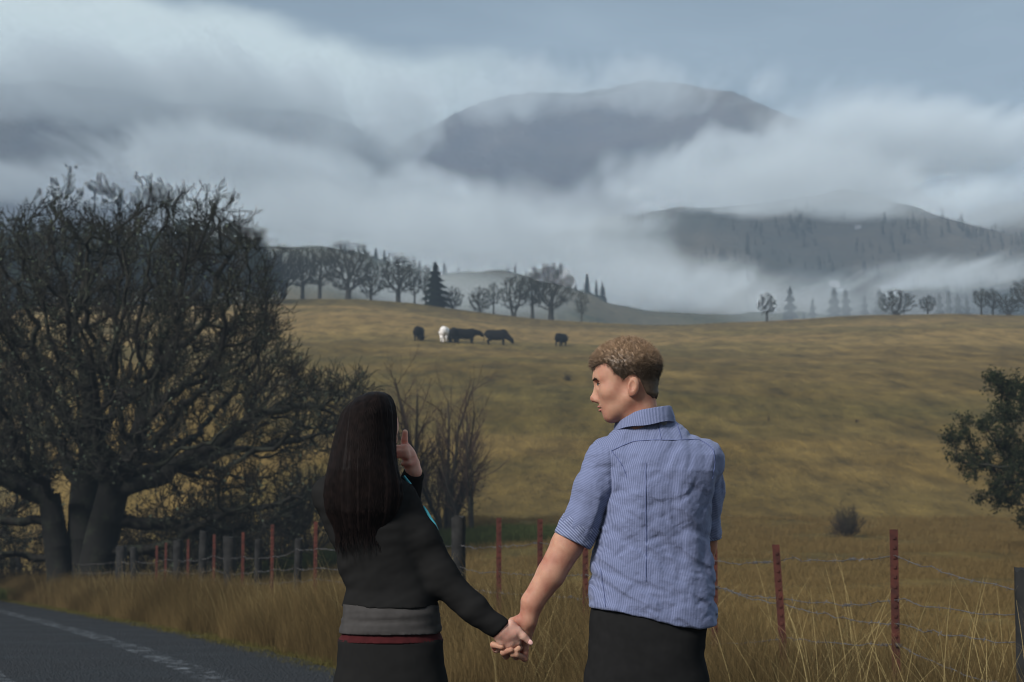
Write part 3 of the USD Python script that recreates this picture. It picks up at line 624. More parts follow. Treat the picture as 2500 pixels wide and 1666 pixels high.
def conif(u, vtop, vbase, Y, k, lab, group):
    P = px(u, vbase, Y); h = float(px(u, vtop, Y)[2] - P[2]) + 1.5
    copy(con[k], 'conifer', lab, 'tree', (P[0], Y, P[2] - 1.5), (u * 53) % 360, group, (h / 10 * .95, h / 10 * .95, h / 10))
for i, (u, vt, vb, lab) in enumerate([(842, 588, 622, 'hazy conifer on the ridge just right of the broad bare oak, leftmost'), (890, 594, 630, 'tallest pointed hazy conifer on the left of the ridge'), (917, 606, 634, 'hazy conifer on the ridge right of the tallest pointed one'), (938, 608, 638, 'hazy conifer on the ridge left of the round crowned oak'),
        (1003, 640, 660, 'hazy conifer on the ridge behind the round crowned oak'), (1024, 636, 662, 'hazy conifer on the ridge just left of the dark bushy conifer'), (1085, 640, 668, 'hazy conifer on the ridge right of the dark bushy conifer'), (1120, 655, 670, 'small lone conifer left of centre on the bare ridge top'), (1143, 660, 671, 'small lone conifer right of centre on the bare ridge top'),
        (1240, 650, 682, 'left of two thin hazy conifers on the ridge above the right clump'), (1257, 646, 684, 'right of two thin hazy conifers on the ridge above the right clump'), (1405, 690, 712, 'hazy conifer behind the tallest oak of the right clump'), (1433, 668, 716, 'slender hazy conifer right of the tallest oak in the right clump'), (1456, 685, 722, 'hazy conifer second from the right end of the ridge'), (1471, 692, 728, 'rightmost hazy conifer at the end of the ridge')]):
    conif(u, vt, vb, YR - 3, i % 3, lab, 'hazy conifers along the ridge')
for i, (u, vt, Y, lab) in enumerate([(1930, 700, 470, 'pale misty conifer in the valley right of the lone tree'), (1985, 730, 430, 'short misty conifer between the lone tree and the far white roof'), (2038, 702, 440, 'misty conifer in the valley below the far white roof'), (2066, 706, 420, 'misty conifer just right of the far white roof'), (2112, 722, 450, 'dim misty conifer left of the dark narrow one'),
        (2150, 706, 450, 'narrow misty conifer left of the wide oak on the right crest'), (2295, 718, 450, 'blue conifer right of the low oak, leftmost of the group'), (2318, 712, 460, 'blue conifer right of the low oak, second of the group'), (2340, 720, 450, 'blue conifer right of the low oak, third of the group'), (2362, 728, 445, 'blue conifer nearest the pair of round-topped trees'), (1915, 764, 440, 'small conifer tip just above the crest right of the lone tree'), (1962, 762, 440, 'second small conifer tip above the crest right of the lone tree')]):
    conif(u, vt, 830, Y, i % 3, lab, 'misty conifers in the valley')
# two far white farm buildings
M_WHITE = plain('white_metal_roof', (.26, .26, .27), .7)
for (u, v, Y, w, lab) in [(2032, 694, 640, 27, 'long low white farm building in the mist above the valley'), (2093, 558, 830, 15, 'small white farm building high on the far hillside')]:
    G = HG[('mountain', 7)]; gu, gv = proj(G); P = G[np.argmin((gu - u) ** 2 + (gv - v - 3) ** 2)]; s = w / F * P[1]
    b = thing('farm_building', lab, 'building', P)
    obj('wall', box((s, s * .5, 2.2), (0, 0, .4)), M_WHITE, b, smooth=False)
    r = trimesh.creation.extrude_polygon(__import__('shapely').Polygon([(-s * .29, 0), (s * .29, 0), (0, s * .10)]), s * 1.04)
    r.apply_transform(trimesh.transformations.euler_matrix(math.pi / 2, 0, math.pi / 2)); r.apply_translation((-s * .52, 0, 1.5))
    obj('roof', r, M_WHITE, b, smooth=False)

# ------------------------------------------------------------------ air: haze and mist banks
hz = trimesh.creation.box((4000, 2120, 530)); hz.apply_translation((0, 930, 530 / 2 - 6))
M_HAZE = mat('haze', {"v": ("principled_volume", {"color": (.66, .82, 1.0), "density": .00034, "anisotropy": -.15})}, [], volume="v.volume")
obj('haze', hz, M_HAZE, smooth=False, kind='stuff')
def mist(u, v, Y, ru, rv, rd, D, rot=0.0, ns=(1 / 70, 1 / 70, 1 / 30), seed=0.0, noise=1.7, soft=.55, lab=None, rough=.62):
    c = px(u, v, Y); k = Y / F; r = (ru * k, rd, rv * k)
    s = trimesh.creation.icosphere(3, 1.06); V = np.array(s.vertices) * r
    a = math.radians(rot); Rm = np.array([[math.cos(a), 0, math.sin(a)], [0, 1, 0], [-math.sin(a), 0, math.cos(a)]])
    V = V @ Rm.T + c
    m = mat(numbered('/World/Looks/mist').split('/')[-1], {"g": ("geometry", {}), "map": ("mapping", {"mapping_type": "texture", "location": tuple(c), "rotation": (0, a, 0), "scale": r}), "len": ("vector_math", {"math_type": "length"}),
        "nm": ("mapping", {"scale": ns, "location": (seed, seed * 1.7, seed * .6)}), "n": ("noise_texture", {"scale": 1.0, "detail": 5.0, "roughness": rough, "distortion": .25}), "a": ("math", {"math_type": "multiply_add", "value2": noise, "value3": .5 - noise * .5 + .34}),
        "sub": ("math", {"math_type": "subtract"}), "rg": ("map_range", {"range_type": "smoothstep", "from_min": 0.0, "from_max": soft, "to_min": 0.0, "to_max": D, "clamp": True}), "v": ("principled_volume", {"color": (.885, .96, 1.0), "anisotropy": -.35})},
        [("g.position", "map.vector"), ("map.vector", "len.vector1"), ("g.position", "nm.vector"), ("nm.vector", "n.vector"), ("n.fac", "a.value1"), ("a.value", "sub.value1"), ("len.value", "sub.value2"), ("sub.value", "rg.value"), ("rg.result", "v.density")], volume="v.volume")
    obj('mist_bank', (V, np.array(s.faces)), m, smooth=False, kind='stuff', label=lab)
W1 = dict(ns=(1 / 42, 1 / 320, 1 / 25)); W2 = dict(ns=(1 / 24, 1 / 200, 1 / 11))
mist(1050, 645, 660, 900, 160, 165, .0140, 6, seed=1.0, noise=1.0, soft=.25, lab='bright low fog bank behind the ridge and crest trees', **W1)
mist(2060, 395, 1160, 800, 108, 170, .0170, -6, seed=2.0, noise=1.4, soft=.3, lab='long fog bank rising to the right across the middle mountain', **W1)
mist(720, 455, 1120, 640, 100, 170, .0160, 6, seed=3.0, noise=1.5, soft=.3, lab='fog bank lying across the left mountains', **W1)
mist(880, 360, 1240, 330, 70, 120, .0130, -8, seed=3.7, noise=1.5, soft=.5, lab='fog filling the gap between the left and middle mountains', **W1)
mist(1430, 222, 1330, 640, 62, 120, .0150, -2, seed=4.2, noise=1.8, soft=.6, lab='torn cloud over the top of the middle mountain', **W1)
mist(2120, 325, 1330, 430, 88, 150, .0190, 8, seed=4.8, noise=1.2, soft=.55, lab='cloud swallowing the right flank of the middle mountain', **W1)
mist(380, 232, 1230, 950, 105, 190, .0190, 4, seed=5.3, noise=1.5, soft=.35, lab='cloud hiding most of the left mountain', **W1)
mist(100, 450, 1180, 500, 60, 120, .0120, 3, seed=5.9, noise=1.6, soft=.5, lab='fog under the dark patch of the left mountain', **W1)
mist(2320, 676, 690, 360, 52, 90, .0180, -3, seed=6.0, noise=1.9, soft=.5, lab='torn fog wisps in the valley at the right', **W2)
mist(1700, 715, 590, 600, 70, 90, .0100, 3, seed=7.0, noise=1.2, soft=.5, lab='thin valley mist right of centre above the crest', **W2)
mist(2050, 745, 395, 520, 70, 40, .0090, 0, seed=7.6, noise=1.0, soft=.6, lab='thin mist veil just beyond the right crest', **W2)
mist(1020, 700, 430, 640, 75, 55, .0120, 7, seed=10.0, noise=1.0, soft=.6, lab='thin mist between the crest trees and the ridge', **W2)
mist(1380, 512, 800, 330, 50, 110, .0140, 8, seed=8.0, noise=1.6, soft=.5, lab='fog streak at the left end of the right hillside', **W1)
mist(2360, 512, 905, 330, 58, 110, .0210, 3, seed=11.0, noise=1.4, soft=.5, lab='mist over the far right hilltop', **W1)
mist(1990, 478, 800, 640, 56, 120, .0280, 2, seed=9.0, noise=1.8, soft=.6, lab='thin mist along the top of the right hillside', **W1)
# ------------------------------------------------------------------ fence
M_RUST = plain('rust_red_metal', (.080, .024, .017), .85, .15, c2=(.032, .014, .012), scale=14.0, bump=.002)
M_WOODPOST = plain('weathered_post', (.026, .025, .024), .95, .1, c2=(.010, .010, .010), scale=9.0, bump=.01)
M_WIRE = plain('wire', (.075, .080, .085), .6, .4, c2=(.045, .028, .022), scale=30.0)
fence = thing('barbed_wire_fence', 'barbed wire fence with red steel and grey wooden posts along the road', 'fence')
fyaw = math.degrees(math.atan2(1, FB))
def fY(u): return FA / ((u - 1250) / F - FB)
def tpost(u, vtop, dx=0.0, lab=None):
    Y = fY(u); X = fence_x(Y); g = float(ground(X, Y)); top = float(px(u, vtop, Y)[2])
    parts = []
    h = top - g + .3
    parts.append(box((.046, .007, h), (0, 0, h / 2 - .3))); parts.append(box((.009, .038, h), (0, .022, h / 2 - .3)))
    for k in range(int((h - .35) / .055)):
        parts.append(box((.016, .008, .016), (0, -.0065, k * .055 + .08)))
    V, f = cat_mesh(parts)
    V[:, 0] += dx * (V[:, 2] / max(top - g, .1)) - dx
    V = V + np.array([X + dx, Y, g])
    obj('steel_post', (V, f), M_RUST, fence, smooth=False, label=lab)
def wpost(u, vtop, w, seed, lab=None, tilt=0.0):
    Y = fY(u); X = fence_x(Y); g = float(ground(X, Y)); top = float(px(u, vtop, Y)[2])
    n, k = 12, 14; z = np.linspace(g - .4, top, n); a = np.arange(k) * 2 * np.pi / k
    r = w / 2 * (1 + .22 * (fbm(np.stack([np.cos(a)[None] * 2 + 0 * z[:, None], np.sin(a)[None] * 2 + 0 * z[:, None], z[:, None] * 1.5 + 0 * a[None]], -1), 3, seed) - .5) * 2)
    V = np.stack([X + tilt * (z[:, None] - g) + r * np.cos(a)[None], Y + r * np.sin(a)[None], z[:, None] + 0 * r], -1)
    V[-1, :, 2] += (fbm(np.stack([np.cos(a) * 2, np.sin(a) * 2, 0 * a], -1), 2, seed + 3) - .5) * w * .4
    V = V.reshape(-1, 3); V = np.vstack([V, V[-k:].mean(0) + [0, 0, .004]])
    i = (np.arange(n - 1)[:, None] * k + np.arange(k)[None]).ravel(); j = (np.arange(n - 1)[:, None] * k + (np.arange(k)[None] + 1) % k).ravel()
    f = np.vstack([np.stack([i, j, j + k], 1), np.stack([i, j + k, i + k], 1), [[(n - 1) * k + s, (n - 1) * k + (s + 1) % k, n * k] for s in range(k)]])
    obj('wooden_post', (V, f), M_WOODPOST, fence, smooth=40, label=lab)
for u, v, dx, lab in [(2177, 1293, 0, 'tall straight red steel post'), (1917, 1330, -.07, 'short leaning red steel post'), (1740, 1338, 0, None), (1428, 1320, 0, None), (1318, 1268, 0, None), (1218, 1265, 0, None), (773, 1274, 0, None), (668, 1281, 0, None), (597, 1300, 0, None), (527, 1305, 0, None), (464, 1318, 0, None), (410, 1325, 0, None), (388, 1332, 0, None)]:
    tpost(u, v, dx, lab)
for i, (u, v, w, tl, lab) in enumerate([(2496, 1392, .115, .0, 'dark wooden post cut by the right edge'), (1120, 1262, .13, 0, 'thick grey wooden post'), (726, 1316, .105, .03, None), (634, 1318, .10, 0, None), (568, 1312, .19, -.02, 'thickest wooden post'), (496, 1298, .14, .03, None), (440, 1320, .17, 0, None), (339, 1336, .15, -.05, None), (303, 1335, .24, 0, None), (57, 1361, .17, -.05, None), (41, 1361, .17, 0, None), (2, 1346, .2, 0, None)]):
    wpost(u, v, w, 10 + i, lab, tl)
ust = np.array([2900, 2496, 2177, 1917, 1740, 1428, 1318, 1218, 1120, 773, 726, 668, 634, 597, 568, 527, 496, 464, 440, 410, 339, 303, 150, 57, 2])
hts = [(1.10, {2496: .98, 2177: 1.135, 1917: 1.09, 1740: 1.03}), (.87, {2496: .86, 2177: .885, 1917: .84}), (.70, {2496: .73, 2177: .755, 1917: .80, 1740: .86}), (.48, {2496: .49, 2177: .64, 1917: .60})]
rng = np.random.default_rng(9)
for w, (h0, ex) in enumerate(hts):
    pts = []
    P = []
    for u in ust:
        Y = fY(u); X = fence_x(Y); g = float(ground(X, Y)); P.append([X, Y - .012, g + ex.get(u, h0 + .05 * (rng.random() - .5)) if u in ex else g + h0 * (1.0 if Y < 25 else .92) + .05 * (rng.random() - .5)])
    P = np.array(P)
    for a, b in zip(P[:-1], P[1:]):
        t = np.linspace(0, 1, 14)[:-1, None]; L = np.linalg.norm(b - a)
        q = a * (1 - t) + b * t; q[:, 2] -= (4 * t * (1 - t))[:, 0] * min(.012 * L * (1 + rng.random()), .05); q[1:, 2] += rng.normal(size=12) * .006
        pts.append(q)
    pts = np.vstack(pts + [P[-1:]])
    s = np.concatenate([[0], np.cumsum(np.linalg.norm(np.diff(pts, axis=0), axis=1))])
    wire = obj('wire', tube(pts, .0026, 5), M_WIRE, fence)
    sb = np.arange(.05, min(s[-1], 45), .105); B = np.stack([np.interp(sb, s, pts[:, i]) for i in range(3)], 1)
    bb = []
    for p in B:
        for _ in range(2):
            d = unit(rng.normal(size=3)) * .017; bb.append(tube([p - d, p + d], .0017, 3))
    obj('barb', cat_mesh(bb), M_WIRE, wire, smooth=False, kind='stuff')
    # knots where the wire was mended
    for sk in rng.random(5) * 9:
        p = np.array([np.interp(sk, s, pts[:, i]) for i in range(3)]); a = np.linspace(0, 5 * 2 * np.pi, 50); dd = unit(np.array([-FB, -1, 0]) * -1)
        path = p + np.stack([np.zeros_like(a), .007 * np.cos(a), .007 * np.sin(a)], 1) + dd * np.linspace(-.04, .04, 50)[:, None]
        obj('wire_knot', tube(path, .0028, 4), M_WIRE, wire)

# ------------------------------------------------------------------ grass
def blades(seed, n, R, h, w, bend, seg=4, lean=(0, 0)):
    rng = np.random.default_rng(seed)
    a, r = rng.random(n) * 2 * np.pi, R * np.sqrt(rng.random(n)); p = np.stack([r * np.cos(a), r * np.sin(a), np.zeros(n) - .03], 1)
    H = h * (.55 + .6 * rng.random(n)); az = rng.random(n) * 2 * np.pi; b = bend * H * (.3 + rng.random(n))
    dx = np.stack([np.cos(az) * b + lean[0] * H, np.sin(az) * b + lean[1] * H, 0 * b], 1)
    side = np.stack([-np.sin(az + rng.normal(size=n)), np.cos(az + rng.normal(size=n)), 0 * az], 1); side = unit(side)
    V, t = [], np.linspace(0, 1, seg)
    for k in t:
        c = p + dx * k ** 1.9 + np.stack([0 * H, 0 * H, H * (k - .18 * k ** 3 * (np.abs(b) / H))], 1); wd = w * (1 - k) ** .6 * .5 + .0004
        V += [c - side * wd, c + side * wd]
    V = np.stack(V, 1); i = np.arange(n)[:, None] * 2 * seg
    q = [[2 * k, 2 * k + 1, 2 * k + 3, 2 * k + 2] for k in range(seg - 1)]
    f = np.vstack([i + [[x[0], x[1], x[2]]] for x in q] + [i + [[x[0], x[2], x[3]]] for x in q])
    return V.reshape(-1, 3), f
M_GOLD = mat('dry_grass', {"g": ("geometry", {}), "o": ("object_info", {}), "r": ("rgb_ramp", {"ramp": [(0, (.130, .088, .038)), (.35, (.215, .156, .071)), (.7, (.295, .222, .108)), (.92, (.43, .345, .185)), (1, (.15, .080, .036))]}), "n": ("noise_texture", {"scale": .45, "detail": 3.0}), "rr": ("map_range", {"from_min": .38, "from_max": .62, "to_min": .62, "to_max": 1.15, "clamp": True}), "s": ("vector_math", {"math_type": "scale"}),
    "d": ("diffuse_bsdf", {}), "t": ("translucent_bsdf", {}), "x": ("mix_closure", {"fac": .3})},
    [("g.random_per_island", "r.fac"), ("g.position", "n.vector"), ("n.fac", "rr.value"), ("r.color", "s.vector1"), ("rr.result", "s.scale"), ("s.vector", "d.color"), ("s.vector", "t.color"), ("d.BSDF", "x.closure1"), ("t.BSDF", "x.closure2")], surface="x.closure")
M_OLIVE = leafmat('short_grass', (.135, .090, .036), (.080, .058, .022))
M_GREEN = leafmat('verge_grass', (.085, .072, .024), (.11, .082, .030))
M_STALK = leafmat('pale_stalk', (.29, .22, .10), (.18, .125, .055))
gl = [iproto(f'tall_grass_{"abcd"[i]}', blades(500 + i, 40, .17, .80, .0052, .42, 5, (-.14, -.05)), M_GOLD) for i in range(4)]
gs = [iproto(f'seed_stalk_{"ab"[i]}', blades(520 + i, 5, .22, 1.10, .0031, .75, 7, (-.22, 0)), M_STALK) for i in range(2)]
gp = [iproto(f'pasture_grass_{"abc"[i]}', blades(540 + i, 44, .26, .17, .006, .6, 3), M_OLIVE) for i in range(3)]
gv = [iproto(f'verge_grass_{"ab"[i]}', blades(560 + i, 40, .12, .09, .005, .6, 3), M_GREEN) for i in range(2)]
rng = np.random.default_rng(12)
def scatter(n, u0, u1, y0, y1, pw=1.0, skew=1.0):
    Y = y0 + (y1 - y0) * rng.random(n) ** pw; u = u0 + (u1 - u0) * rng.random(n) ** skew; X = fence_x(Y) + u * math.hypot(1, FB)
    return np.stack([X, Y, ground(X, Y)], 1), u
at, u = scatter(11000, -1.45, 1.3, 5, 80, 1.9)
keep = fbm(at / [1.2, 1.2, 9], 3, 4) > .34
at, u = at[keep], u[keep]
sc = (.62 + .55 * rng.random(len(at))) * (.55 + .45 * sstep(-1.5, -.7, u)) * (.75 + .25 * sstep(1.2, .2, u)) * (.8 + .5 * (fbm(at / [2.5, 2.5, 9], 2, 8)))
instancer('roadside_grass', gl, at, rng.random(len(at)) * 1.2 - .6, (sc * (.84 - .20 * sstep(15, 9, at[:, 1])))[:, None] * np.ones(3), 'tall dry golden grass between the road and the fence', 'grass')
at, u = scatter(480, -1.2, 1.1, 6, 45, 1.8)
instancer('grass_stalks', gs, at, rng.random(len(at)) * 6.28, (.65 + .5 * rng.random((len(at), 1))) * np.ones(3), 'long thin grass stalks leaning over the fence', 'grass')
at, u = scatter(26000, .6, 34, 8, 62, 1.25)
ok = np.abs(at[:, 0] / at[:, 1]) < .32; at = at[ok]
keep = fbm(at / [3, 3, 9], 3, 14) > .36; at = at[keep]
instancer('pasture_grass', gp, at, rng.random(len(at)) * 6.28, (.6 + .9 * rng.random((len(at), 1))) * np.ones(3), 'short dry pasture grass beyond the fence', 'grass')
at, u = scatter(3500, -1.75, -1.2, 8, 80, 1.4)
instancer('verge_grass', gv, at, rng.random(len(at)) * 6.28, (.6 + .7 * rng.random((len(at), 1))) * np.ones(3), 'low yellow-green grass along the road edge', 'grass')
# lush strip along the creek
M_LUSH = leafmat('creek_grass', (.050, .058, .020), (.095, .088, .032))
gk = [iproto(f'creek_grass_{"ab"[i]}', blades(580 + i, 60, .4, .30, .012, .5, 3), M_LUSH) for i in range(2)]
Y = 52 + 4 * rng.random(2600); a = rng.random(2600) * 1500 - 100; X = (a - 1250) / F * Y; ok = fbm(np.stack([X / 2, Y / 2, 0 * X], -1), 2, 3) + sstep(1350, 1150, a) * .2 > .45
at = np.stack([X, Y, ground(X, Y)], 1)[ok]
instancer('creek_grass', gk, at, rng.random(len(at)) * 6.28, (.8 + .6 * rng.random((len(at), 1))) * np.ones(3), 'dark green grass along the creek bank', 'grass')

# ------------------------------------------------------------------ cows
M_BLACKCOW = plain('black_hide', (.007, .0066, .0066), .9, .1)
M_WHITECOW = plain('white_hide', (.72, .68, .64), .85, .2, c2=(.55, .50, .46), scale=3.0)
def cow_mesh(graze=0.0, head_turn=0.0, size=1.08):
    """Facing +x, feet on z = 0."""
    legs = []
    for x, front in ((.55, True), (-.62, False)):
        for s in (-1, 1):
            y = .19 * s
            if front: legs.append(([(x, y, .80), (x + .02, y, .42), (x, y, .10), (x + .03, y, .03)], [.13, .075, .052, .065]))
            else: legs.append(([(x + .06, y, .85), (x + .12, y, .60), (x - .10, y, .42), (x - .04, y, .10), (x, y, .03)], [.21, .13, .075, .052, .065]))
    nk = np.array([.72, 0, 1.12]); pole = nk * 1 + np.array([.52, head_turn * .3, -.06 * (1 - graze) - .62 * graze]); muz = pole + np.array([.34 * (1 - graze) + .12 * graze, head_turn * .25, -.22 - .06 * graze])
    def s(p):
        d = loft(np.stack([p[:, 2], p[:, 1], p[:, 0]], 1), np.array([-.98, -.9, -.72, -.3, .1, .5, .75, .88]), np.array([.98, 1.0, 1.0, .93, .90, .93, .98, 1.02]), np.zeros(8), np.array([.12, .28, .36, .42, .44, .42, .34, .2]), np.array([.1, .2, .29, .34, .36, .30, .22, .12]))
        for c, r in legs: d = smin(d, chain(p, c, r, .04), .09)
        d = smin(d, rcone(p, nk + [-.14, 0, -.06], pole, .31, .19), .14)
        d = smin(d, rcone(p, pole, muz, .185, .125), .05)
        for k in (-1, 1): d = smin(d, ellip(p, pole + [-.04, .26 * k, .05], (.05, .12, .04)), .02)
        return d
    V, f = nets(s, (-1.25, -.6, -.06), (1.9, .75, 1.6), .034)
    V[:, 2] = np.where(V[:, 2] < .5, V[:, 2] * .76, V[:, 2] - .12); V[:, 1] *= 1.1
    tail = tube([(-.97, 0, 1.12), (-1.06, .02, .95), (-1.07, .03, .6), (-1.05, .03, .42)], [.035, .028, .022, .05], 6)
    tail = (tail[0] - [0, 0, .12], tail[1])
    return (V * size, f), (tail[0] * size, tail[1])
up_, gr = cow_mesh(0, .3), cow_mesh(1.0, 0)
protos = {}
def cowp(nm, ms, m):
    p = proto(nm); usdkit.mesh(stage, str(p.GetPath()) + '/body', ms[0], m, smooth=True); usdkit.mesh(stage, str(p.GetPath()) + '/tail', ms[1], m, smooth=True); return p
cb, cg, cw = cowp('cow_black', up_, M_BLACKCOW), cowp('cow_grazing', gr, M_BLACKCOW), cowp('cow_white', up_, M_WHITECOW)
for p, u, v, yaw, s, lab in [(cg, 1023, 844, 82, .98, 'black cow seen from behind, leftmost of the herd'), (cw, 1086, 845, 84, 1.0, 'white cow seen from behind'), (cb, 1106, 843, 98, .97, 'black cow half hidden by the white cow'), (cb, 1136, 843, 20, 1.0, 'large black cow standing broadside right of the white cow'),
                         (cg, 1212, 842, -8, 1.0, 'black cow grazing with its head lowered to the right'), (cb, 1370, 845, 62, .86, 'lone black cow at the right, apart from the herd')]:
    ys = np.linspace(100, 255, 4000); q = px(u, v, ys); k = np.argmax(ground(q[:, 0], ys) > q[:, 2] - .02); Y = ys[k] if k else 172
    Y = min(max(Y, 165), 185); X = float(px(u, v, Y)[0])
    copy(p, 'cow', lab, 'cow', (X, Y, float(ground(X, Y)) - .02), yaw, 'cows grazing on the hillside', s)

# ------------------------------------------------------------------ people
PY = 5.3
def M2(u, v, dy=0.0): return px(u, v, PY) * 1.0 + np.array([0, dy, 0])
def crop4(u, v, dy=0.0): return M2(1150 + u / 7.26, 1450 + v / 7.26, dy)
def crop8(u, v, dy=0.0): return M2(850 + u / 2.614, 850 + v / 2.614, dy)
def skinmat(name, a, b):
    return mat(name, {"g": ("geometry", {}), "n": ("noise_texture", {"scale": 22.0, "detail": 4.0}), "n2": ("noise_texture", {"scale": 260.0, "detail": 2.0}), "r": ("map_range", {"from_min": .35, "from_max": .68, "clamp": True}), "m": ("mix_color", {"a": a, "b": b}), "bp": ("bump", {"strength": .25, "distance": .002}),
        "p": ("principled_bsdf", {"roughness": .6, "specular_ior_level": .22, "subsurface_weight": .15, "subsurface_scale": .01})},
        [("g.position", "n.vector"), ("g.position", "n2.vector"), ("n.fac", "r.value"), ("r.result", "m.fac"), ("m.result", "p.base_color"), ("n2.fac", "bp.height"), ("bp.normal", "p.normal")], surface="p.BSDF")
M_SKIN = skinmat('man_skin', (.37, .198, .130), (.27, .112, .075))
M_SKINW = skinmat('woman_skin', (.47, .275, .21), (.38, .175, .13))
M_NAIL = plain('nail', (.62, .36, .32), .25, .5, .1)
M_LIP = plain('lip', (.36, .13, .105), .4, .4, .15)
M_EYEW = plain('eye', (.05, .045, .045), .2, .6, .2)
M_LASH = plain('brow_hair', (.045, .028, .018), .9, .1)

def head_sdf(q):
    """Head in its own frame: forward, left, up; metres; ears at about (-.02, +-.07, -.037)."""
    a = q.copy(); a[:, 1] = np.abs(a[:, 1])
    d = ellip(a, (-.003, 0, .015), (.086, .073, .082))
    d = smin(d, ellip(a, (.047, 0, .004), (.047, .058, .052)), .03)
    d = smin(d, ellip(a, (.036, 0, -.055), (.046, .055, .068)), .03)
    d = smin(d, rcone(a, (-.004, .050, -.066), (.043, .017, -.112), .017, .015), .03)
    d = smin(d, ellip(a, (.0475, 0, -.1165), (.0155, .021, .0145)), .018)
    d = smin(d, ellip(a, (.046, .045, -.046), (.022, .016, .018)), .025)
    d = smin(d, rcone(a, (.083, .010, -.007), (.066, .045, -.006), .0115, .009), .014)
    d = smin(d, rcone(a, (-.026, 0, -.06), (-.055, 0, -.20), .054, .054), .03)
    d = smax(d, -ellip(a, (.090, .031, -.0255), (.0195, .016, .0115)), .009)
    d = smin(d, np.linalg.norm(a - np.array([.0695, .031, -.0265]), axis=1) - .0122, .003)
    n = rcone(a, (.0815, 0, -.018), (.0925, 0, -.060), .0065, .0095)
    n = smin(n, np.linalg.norm(a - np.array([.0955, 0, -.0655]), axis=1) - .0092, .010)
    n = smin(n, ellip(a, (.0835, .0115, -.0695), (.0115, .0065, .0075)), .006)
    d = smin(d, n, .010)
    d = smin(d, ellip(a, (.0715, 0, -.0868), (.0095, .020, .0058)), .006)
    d = smin(d, ellip(a, (.0665, 0, -.0985), (.0095, .0165, .0062)), .005)
    d = smax(d, -ellip(a, (.078, 0, -.0925), (.013, .019, .0016)), .003)
    e = ellip(a @ np.array([[1, 0, 0], [0, 1, 0], [0, 0, 1.]]) + np.array([.12, 0, 0]) * (a[:, 2:3] + .037), (-.019, .0745, -.036), (.0165, .0095, .0285))
    e = smax(e, -ellip(a, (-.0145, .0875, -.0325), (.0105, .0120, .0185)), .0015)
    return smin(d, e, .006)
def umin(f): return np.interp(f, [-.12, -.088, -.075, -.055, -.047, -.036, -.020, -.004, .010, .020, .030, .042, .055, .070, .085, .105], [-.045, -.060, -.064, -.058, -.040, -.018, -.006, -.012, -.030, -.030, -.012, .012, .030, .030, .024, .018])
class Frame:
    def __init__(s, o, fwd, up=(0, 0, 1), k=1.0):
        f = unit(np.array(fwd, float)); l = unit(np.cross(up, f)); u = np.cross(f, l)
        s.o, s.R, s.k = np.array(o), np.stack([f, l, u], 1), k
    def to(s, p): return (p - s.o) @ s.R / s.k
    def out(s, q): return np.asarray(q, float) * s.k @ s.R.T + s.o
    def head(s, p): return head_sdf(s.to(p)) * s.k

def hand_bones(p, list_, k=.006):
    d = None
    for pts, rs in list_:
        e = chain(p, pts, rs, .004); d = e if d is None else smin(d, e, k)
    return d

# ---- the man
HM = Frame(M2(1400 + 680 / 5.226, 800 + 620 / 5.226), (-1, .07, 0))
man = thing('person', 'person with short curly brown hair in a blue striped shirt, face turned left', 'person')
mhand = [([crop4(1010, 470), crop4(985, 580, .012), crop4(905, 800, .03), crop4(800, 900, .034)], [.0255, .0245, .027, .019]),
         ([crop4(940, 760, .03), crop4(975, 880, .03), crop4(950, 1150, .004), crop4(815, 1070, -.022)], [.02, .0105, .0095, .0078]),
         ([crop4(900, 800, .03), crop4(870, 950, .034), crop4(800, 1120, .012), crop4(745, 1060, -.016), crop4(845, 955, -.028)], [.02, .0105, .0098, .0095, .0078]),
         ([crop4(840, 830, .03), crop4(745, 960, .035), crop4(620, 1110, .014), crop4(575, 1035, -.014), crop4(712, 980, -.030)], [.02, .0105, .0098, .0093, .0076]),
         ([crop4(800, 850, .03), crop4(640, 930, .034), crop4(440, 1000, .016), crop4(395, 900, -.008), crop4(548, 935, -.026)], [.02, .0100, .0092, .0088, .0072]),
         ([crop4(960, 520, .004), crop4(850, 480, -.002), crop4(740, 500, .008), crop4(650, 620, .014)], [.023, .0165, .0125, .0095])]
m_forearm = ([M2(1406, 1285, .0), M2(1385, 1330, -.004), M2(1345, 1402, -.008), M2(1300, 1470, -.005), crop4(1010, 470)], [.044, .0455, .040, .0315, .0262])
def man_body(p):
    d = HM.head(p)
    d = smin(d, loft(p, M2(0, np.array([1560, 1400, 1250, 1150, 1100, 1060]))[:, 2], np.array([M2(u, 0)[0] for u in (1590, 1594, 1600, 1606, 1604, 1592)]), np.full(6, PY + .03), np.array([.14, .135, .12, .125, .085, .05]), np.array([.10, .095, .10, .10, .08, .06])), .03)
    d = smin(d, chain(p, [M2(1484, 1125), M2(1440, 1220), M2(1406, 1290)], [.05, .046, .044]), .02)
    d = smin(d, chain(p, *m_forearm, .01), .01)
    d = smin(d, hand_bones(p, mhand), .008)
    d = smin(d, chain(p, [M2(1725, 1130, .02), M2(1728, 1240, .05), M2(1727, 1330, .08), M2(1722, 1400, .13), M2(1700, 1490, .19)], [.042, .037, .035, .033, .026], .01), .02)
    d = smin(d, rcone(p, M2(1700, 1490, .19), M2(1670, 1540, .19), .03, .026), .01)
    return d
V, f = nets(man_body, (M2(1190, 0)[0], 5.04, M2(0, 1640)[2]), (M2(1790, 0)[0], 5.58, M2(0, 815)[2]), .0032)
obj('body', (V, f), M_SKIN, man)
for pts in (((.0765, 0, -.0862), .0205), ):
    pass
